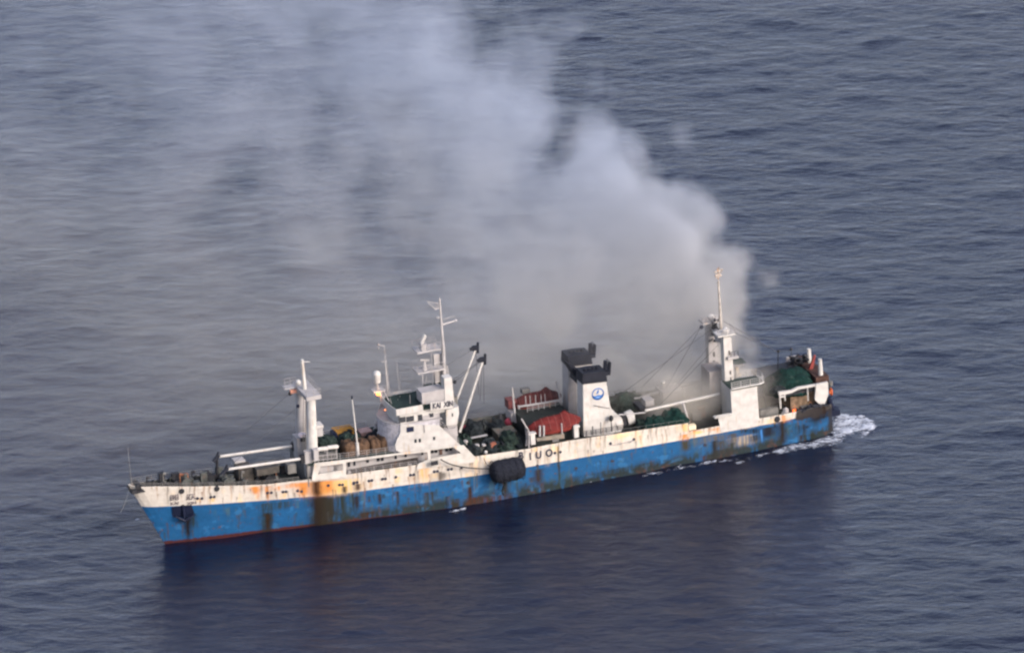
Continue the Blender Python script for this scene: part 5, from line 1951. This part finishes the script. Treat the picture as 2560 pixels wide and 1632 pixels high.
for i in range(34):
    p_ = A(5, random.uniform(1175, 1285), random.uniform(775, 880), random.uniform(0, 3))
    mb.tube(p_, p_ + Vector((random.uniform(-1, 1), random.uniform(-.6, .6), random.uniform(-.9, .9))), random.uniform(.08, .28), None, 7)
mb.build('trawl_block_gear', DARK, V)
mb = MB()
mb.tube(A(5, 1060, 730, 3), A(5, 1058, 880, 3), .07, .07, 5)
mb.tube(A(5, 1160, 715, 3), A(5, 1165, 830, 3), .05, .05, 5)
mb.tube(A(5, 1040, 728, 3), A(5, 1165, 722, 3), .04, .04, 4)
mb.ball(A(5, 1062, 730, 3), .22)
mb.ball(A(5, 1160, 714, 3), .22)
mb.path([A(5, 1120, 860, 1), A(5, 1145, 843, 1), A(5, 1175, 850, 1), A(5, 1180, 890, 1)], .07, 5)
mb.build('net_sounder_frame', DARK, V)
mb = MB()
mb.tube(A(5, 1445, 1085, -5), A(5, 1485, 1205, -5), .42, .38, 8)
mb.box(*(lambda c: (c.x - .6, c.x + .7, -5.6, -4.4, c.z - .4, c.z + .5))(A(5, 1490, 1198, -5)))
mb.build('stern_ramp_leg', NAVY, V)
mb = MB()
mb.box(97.9, 98.6, -4.6, 4.6, 3.6, 5.0)
mb.build('stern_ramp_gate', BLACK, V)
c = A(5, 1462, 1040, -5)
mb = MB()
for i in range(14):
    a0, a1 = 2 * math.pi * i / 14, 2 * math.pi * (i + 1) / 14
    mb.tube(c + Vector((0.05, .4 * math.cos(a0), .5 * math.sin(a0))), c + Vector((0.05, .4 * math.cos(a1), .5 * math.sin(a1))), .13, .13, 6, False)
o = mb.build('lifebuoy', ORANGE)
tag(o, 'orange lifebuoy hanging on the stern behind the white gallows plate', 'lifebuoy')
recenter(o)
boxp('stern_light_box', 5, (1455, 1000), (1478, 962), -5, -4.4, GREY, V)
# open flame on the after deck and a white drum beside it
c = A(5, 1178, 1195, -6.0)
mb = MB()
for i in range(5):
    b_ = c + Vector((random.uniform(-.25, .25), random.uniform(-.15, .15), -.3))
    mb.tube(b_, b_ + Vector((random.uniform(-.05, .25), 0, random.uniform(.5, 1.05))), .17, .02, 7)
o = mb.build('flame', FLAME)
tag(o, 'small bright orange flame burning just inside the after bulwark', 'flame')
recenter(o)
for i, (x, y, r, h, lab) in enumerate(((1118, 1225, .5, 1.1, 'scorched white drum standing left of the flame at the after bulwark'), (1098, 1232, .28, .7, 'small white can beside the scorched drum'))):
    c = A(5, x, y, -5.9)
    o = MB().tube(c, c + Vector((0.05, 0, h)), r, r * .85, 12).tube(c + Vector((0.05, 0, h)), c + Vector((.08, 0, h + .2)), r * .5, r * .3, 10).build('drum', GREYW)
    tag(o, lab, 'drum')
    recenter(o)
# soot-blackened jumble round the stern bulwark
for i in range(12):
    x = random.uniform(93, 97.6)
    y = -half_at(x, 4.5) + random.uniform(0.1, 1.2)
    cg = MB()
    for _ in range(5):
        p_ = Vector((x, y, 4.5 + random.uniform(0, .4)))
        cg.tube(p_, p_ + Vector((random.uniform(-1, 1), random.uniform(-.4, .4), random.uniform(-.4, .7))), random.uniform(.1, .3), .08, 6)
    cg.build('charred_gear', BLACK, V)
# ------------------------------------------------------------------ foam of the idling screw and along the side
def inpoly(x, y, P):
    r = np.zeros(x.shape, bool)
    d = np.full(x.shape, 1e9)
    n = len(P)
    for i in range(n):
        x0, y0 = P[i]; x1, y1 = P[(i + 1) % n]
        c = ((y0 > y) != (y1 > y)) & (x < (x1 - x0) * (y - y0) / (y1 - y0 + 1e-12) + x0)
        r ^= c
        t = np.clip(((x - x0) * (x1 - x0) + (y - y0) * (y1 - y0)) / ((x1 - x0) ** 2 + (y1 - y0) ** 2 + 1e-9), 0, 1)
        d = np.minimum(d, np.hypot(x - x0 - t * (x1 - x0), y - y0 - t * (y1 - y0)))
    return np.where(r, d, -d)


def gp(*pts):
    return [(lambda v: (v.x, v.y))(G(p[0], p[1], p[2], 0)) for p in pts]


FOAM = [
    # outline, density, edge width
    (gp((6, 1800, 330), (6, 1860, 300), (6, 2000, 305), (6, 2120, 330), (6, 2220, 380), (6, 2282, 440), (6, 2215, 510), (6, 2130, 580), (6, 2085, 570), (6, 2110, 520), (6, 2000, 560), (6, 1900, 610), (6, 1800, 640), (6, 1780, 520)), 0.68, 1.5),
    (gp((6, 1990, 310), (6, 2140, 330), (6, 2240, 385), (6, 2285, 440), (6, 2225, 515), (6, 2120, 585), (6, 2080, 580), (6, 2190, 470), (6, 2170, 400)), 0.8, 0.9),
    (gp((6, 1850, 520), (6, 1900, 600), (6, 1800, 655), (6, 1600, 690), (6, 1400, 720), (6, 1150, 745), (6, 1130, 720), (6, 1350, 650), (6, 1600, 590)), 0.56, 1.1),
    (gp((6, 1150, 700), (6, 1160, 750), (6, 1000, 780), (6, 880, 850), (6, 700, 880), (6, 860, 800), (6, 1000, 750)), 0.40, 1.0),
    (gp((6, 420, 835), (6, 610, 800), (6, 600, 835), (6, 420, 862)), 0.60, 0.4),
    (gp((6, 140, 890), (6, 225, 855), (6, 220, 885), (6, 150, 915)), 0.50, 0.35),
    (gp((6, 775, 770), (6, 815, 765), (6, 820, 800), (6, 790, 808)), 0.50, 0.3),
    (gp((7, 1085, 1030), (7, 1270, 988), (7, 1270, 1015), (7, 1110, 1045)), 0.60, 0.35),
    (gp((1, 95, 1240), (1, 140, 1238), (1, 142, 1255), (1, 100, 1258)), 0.55, 0.25),
    (gp((6, 1200, 700), (6, 1200, 740), (6, 400, 880), (6, -200, 990), (6, -200, 950), (6, 400, 845)), 0.42, 0.8),
    (gp((7, 2400, 800), (7, 2400, 830), (7, 1900, 900), (7, 1400, 985), (7, 1400, 960), (7, 1900, 868)), 0.33, 0.7),
    (gp((4, 1185, 1470), (4, 1215, 1440), (4, 1225, 1480), (4, 1190, 1490)), 0.6, 0.2),
]
allp = np.array([p for f in FOAM for p in f[0]])
fmat = bpy.data.materials.new('sea_foam')
fmat.use_nodes = True
b = fmat.node_tree.nodes['Principled BSDF']
b.inputs['Base Color'].default_value = (0.33, 0.36, 0.40, 1)
b.inputs['Roughness'].default_value = 0.8
st_ = 0.11
boxes_ = [(allp[:, 0][allp[:, 0] > 60].min() - 1, allp[:, 0].max() + 2, -16, 24)] + [(min(p[0] for p in f[0]) - 1, max(p[0] for p in f[0]) + 1, min(p[1] for p in f[0]) - 1, max(p[1] for p in f[0]) + 1) for f in FOAM[7:10]]
V_, F_, A_ = [], [], []
base = 0
for (x0, x1, y0, y1) in boxes_:
    xs_ = np.arange(x0, x1, st_); ys_ = np.arange(y0, y1, st_)
    X, Y = np.meshgrid(xs_, ys_, indexing='ij')
    xr = X * _r.x + Y * _r.y; yr = X * _a.x + Y * _a.y
    nz_ = vn(xr * 0.45 + 3, yr * 0.8 + 300, 5) * 0.4 + vn(xr * 2.2 + 9, yr * 3.4 + 77, 4) * 0.6
    m_ = np.zeros_like(X)
    for P_, d_, e_ in FOAM:
        m_ = np.maximum(m_, d_ * sst(-e_, e_, inpoly(X, Y, P_)))
    hull_in = (X < 98.3) & (np.abs(Y) < half(X, np.full_like(X, 0.3), sheer(X)) - 0.1)
    keep = (nz_ < m_ * 0.85 + 0.22) & (m_ > 0.02) & ~hull_in
    al_ = np.clip((m_ * 0.85 + 0.20 - nz_) * 2.9, 0, 1) ** 1.1
    Z = wave(X, Y) + 0.03 + 0.45 * np.clip(m_ * 0.85 + 0.06 - nz_, 0, 0.35) * (0.5 + vn(X * 3, Y * 3 + 40, 3))
    id_ = np.arange(X.size).reshape(X.shape)
    kf_ = keep[:-1, :-1] & keep[1:, :-1] & keep[1:, 1:] & keep[:-1, 1:]
    q_ = np.stack([id_[:-1, :-1], id_[1:, :-1], id_[1:, 1:], id_[:-1, 1:]], -1)[kf_]
    V_.append(np.stack([X, Y, Z], -1).reshape(-1, 3))
    F_.append(q_ + base)
    A_.append(al_.reshape(-1))
    base += X.size
Vv = np.concatenate(V_); Ff = np.concatenate(F_)
used, inv = np.unique(Ff, return_inverse=True)
fme = bpy.data.meshes.new('foam')
np_mesh(fme, Vv[used], inv.reshape(Ff.shape))
assert len(fme.vertices) == len(used)
Aa = np.concatenate(A_)[used]
fa_ = fme.color_attributes.new('cover', 'FLOAT_COLOR', 'POINT')
fa_.data.foreach_set('color', np.stack([Aa, Aa, Aa, np.ones_like(Aa)], -1).astype(np.float32).ravel())
at = fmat.node_tree.nodes.new('ShaderNodeAttribute')
at.attribute_name = 'cover'
fmat.node_tree.links.new(at.outputs['Fac'], fmat.node_tree.nodes['Principled BSDF'].inputs['Alpha'])
fme.materials.append(fmat)
fob = bpy.data.objects.new('foam', fme)
SC.collection.objects.link(fob)
tag(fob, 'white churned foam on the sea round the stern and along the hull', 'foam', None, 'stuff')


# ------------------------------------------------------------------ smoke: a voxel volume grown from fields
class E:
    """tiny arithmetic on geometry-node sockets"""
    t = None

    def __init__(s, sock):
        s.s = sock

    @staticmethod
    def op(kind, *a):
        nd = E.t.nodes.new('ShaderNodeMath')
        nd.operation = kind
        for i, v in enumerate(a):
            if isinstance(v, E):
                E.t.links.new(v.s, nd.inputs[i])
            else:
                nd.inputs[i].default_value = float(v)
        return E(nd.outputs[0])

    def __add__(s, o): return E.op('ADD', s, o)
    __radd__ = __add__
    def __sub__(s, o): return E.op('SUBTRACT', s, o)
    def __rsub__(s, o): return E.op('SUBTRACT', o, s)
    def __mul__(s, o): return E.op('MULTIPLY', s, o)
    __rmul__ = __mul__
    def __truediv__(s, o): return E.op('DIVIDE', s, o)
    def __rtruediv__(s, o): return E.op("DIVIDE", o, s)
    def __pow__(s, o): return E.op('POWER', s, o)


def emax(a, b): return E.op('MAXIMUM', a, b)
def emin(a, b): return E.op('MINIMUM', a, b)


def esm(lo, hi, x):
    """smoothstep with numeric limits"""
    nd = E.t.nodes.new('ShaderNodeMapRange')
    nd.interpolation_type = 'SMOOTHSTEP'
    for i, v in ((0, x), (1, lo), (2, hi)):
        if isinstance(v, E):
            E.t.links.new(v.s, nd.inputs[i])
        else:
            nd.inputs[i].default_value = v
    return E(nd.outputs[0])


def enoise(vec, scale, detail, rough=0.55, off=(0, 0, 0), dist=0.0):
    vm = E.t.nodes.new('ShaderNodeVectorMath')
    vm.operation = 'ADD'
    E.t.links.new(vec, vm.inputs[0])
    vm.inputs[1].default_value = off
    nd = E.t.nodes.new('ShaderNodeTexNoise')
    E.t.links.new(vm.outputs[0], nd.inputs['Vector'])
    nd.inputs['Scale'].default_value = scale
    nd.inputs['Detail'].default_value = detail
    nd.inputs['Roughness'].default_value = rough
    nd.inputs['Distortion'].default_value = dist
    return E(nd.outputs[0])


S_MIN, S_MAX, S_VOX = (-110, -12, 0.3), (102, 215, 92), 1.0
gt = bpy.data.node_groups.new('smoke_nodes', 'GeometryNodeTree')
gt.interface.new_socket('Geometry', in_out='INPUT', socket_type='NodeSocketGeometry')
gt.interface.new_socket('Geometry', in_out='OUTPUT', socket_type='NodeSocketGeometry')
go = gt.nodes.new('NodeGroupOutput')
E.t = gt
pos = gt.nodes.new('GeometryNodeInputPosition')
sx_ = gt.nodes.new('ShaderNodeSeparateXYZ')
gt.links.new(pos.outputs[0], sx_.inputs[0])
px_, py_, pz_ = E(sx_.outputs[0]), E(sx_.outputs[1]), E(sx_.outputs[2])
# plume frame: u runs downwind (forward and away to starboard), s across it (positive towards the stern)
S0 = (87.0, 1.5)
HD = Vector((-0.40, 0.92)).normalized()
u = (px_ - S0[0]) * HD.x + (py_ - S0[1]) * HD.y
s = (px_ - S0[0]) * HD.y + (py_ - S0[1]) * (-HD.x)
up_ = emax(u, 0.0)
zc = 9.0 + 5.4 * (up_ ** 0.46)
rr = 5.4 + 1.6 * (up_ ** 0.5) + 0.03 * up_          # half-width on the sharp weather side
rl = 8.0 + 1.05 * up_          # half-width on the drifting lee side
rt = 3.4 + 0.7 * (up_ ** 0.5) + 0.06 * up_         # height above the centre line
big = enoise(pos.outputs[0], 0.05, 2, 0.5, (7, 3, 1))
mid = enoise(pos.outputs[0], 0.10, 5, 0.58, (1, 9, 4), 0.8)
vor = gt.nodes.new('ShaderNodeTexVoronoi')
vor.feature = 'SMOOTH_F1'
vor.inputs['Scale'].default_value = 0.085
vor.inputs['Smoothness'].default_value = 0.35
vor.inputs['Detail'].default_value = 2.0
vor.inputs['Roughness'].default_value = 0.45
gt.links.new(pos.outputs[0], vor.inputs['Vector'])
puff = E(vor.outputs['Distance'])
wisp = enoise(pos.outputs[0], 0.30, 3, 0.6, (31, 9, 4))
sr = emax(s, 0.0) / rr
sl = emax(0.0 - s, 0.0) / rl
zu = emax(pz_ - zc, 0.0) / rt
zd = emax(zc - pz_, 0.0) / (7.0 + zc * 0.95)
d = (sr * sr + sl * sl + zu * zu + zd * zd) ** 0.5
amp = 1.1 - 0.6 * esm(0.1, 0.8, sl)
f = 1.04 - d + ((mid - 0.5) * 1.5 + (big - 0.5) * 1.0 + (wisp - 0.5) * 0.35 + (0.48 - puff) * 1.15) * amp + 0.85 * esm(44.0, 6.0, u) * esm(-0.05, 0.25, sl - sr)
core = esm(0.0, 0.42, f)
lee = esm(-1.0, 0.15, 0.0 - sl)             # thins out down the lee side
fade = (0.04 + 0.96 * esm(150.0, 58.0, u)) / (1.0 + up_ * 0.03)
start = esm(-7.0, -1.0, u)
dens = core * (0.05 + 0.95 / (1.0 + sl * sl * 26.0)) * fade * start * 0.105 * (1.0 + 1.0 * esm(50.0, 8.0, u))
# thin veil drifting low over the water to leeward
s2 = (0.0 - s) / (58.0 + up_ * 0.9)
veil = esm(0.0, 0.12, s2) * esm(1.6, 0.2, s2) * (0.25 + 0.75 * esm(90.0, 20.0, u)) * esm(34.0, 8.0, pz_) * esm(8.0, 15.0, py_)
veil = veil * (0.38 + esm(0.30, 0.72, big * 0.5 + mid * 0.5)) * (0.007 + 0.015 * esm(75.0, 10.0, 0.0 - s))
# low smoke lying on the burning deck
dk_ = esm(69.0, 75.5, px_) * esm(93.0, 84.0, px_) * esm(12.5, 7.0, pz_) * esm(-6.0, -4.0, py_) * esm(7.0, 5.0, py_) * esm(4.0, 4.6, pz_)
dk_ = dk_ * esm(0.40, 0.60, mid * 0.6 + wisp * 0.4) * 0.30
edge = esm(-109.0, -95.0, px_) * esm(213.0, 185.0, py_) * esm(91.0, 84.0, pz_)
dens = (dens + veil + dk_) * edge
vc = gt.nodes.new('GeometryNodeVolumeCube')
gt.links.new(dens.s, vc.inputs['Density'])
vc.inputs['Min'].default_value = S_MIN
vc.inputs['Max'].default_value = S_MAX
for i, ax in enumerate('XYZ'):
    vc.inputs['Resolution ' + ax].default_value = int((S_MAX[i] - S_MIN[i]) / S_VOX)
smm = gt.nodes.new('GeometryNodeSetMaterial')
gt.links.new(vc.outputs[0], smm.inputs[0])
gt.links.new(smm.outputs[0], go.inputs[0])
sm_ = bpy.data.materials.new('smoke')
sm_.use_nodes = True
n = sm_.node_tree.nodes
l = sm_.node_tree.links
n.remove(n['Principled BSDF'])
pv = n.new('ShaderNodeVolumePrincipled')
pv.inputs['Color'].default_value = (0.60, 0.66, 0.75, 1)
pv.inputs['Density'].default_value = 1.0
pv.inputs['Anisotropy'].default_value = 0.0
tc = n.new('ShaderNodeTexCoord')
sp_ = n.new('ShaderNodeSeparateXYZ')
l.new(tc.outputs['Object'], sp_.inputs[0])
mr = n.new('ShaderNodeMapRange')
mr.inputs[1].default_value = 8
mr.inputs[2].default_value = 40
l.new(sp_.outputs[2], mr.inputs[0])
mx = n.new('ShaderNodeMix')          # fresh smoke is browner than the aged, lifted smoke
mx.data_type = 'RGBA'
l.new(mr.outputs[0], mx.inputs[0])
mx.inputs[6].default_value = (0.64, 0.61, 0.54, 1)
mx.inputs[7].default_value = (0.48, 0.535, 0.62, 1)
l.new(mx.outputs[2], pv.inputs['Color'])
l.new(pv.outputs[0], n['Material Output'].inputs['Volume'])
smm.inputs['Material'].default_value = sm_
vd = bpy.data.volumes.new('smoke')
vo = bpy.data.objects.new('smoke', vd)
SC.collection.objects.link(vo)
vd.materials.append(sm_)
md = vo.modifiers.new('smoke', 'NODES')
md.node_group = gt
tag(vo, 'pale blue grey smoke drifting from the burning after deck over the sea', 'smoke', None, 'stuff')
SC.cycles.volume_step_rate = 2.0
SC.cycles.volume_max_steps = 256
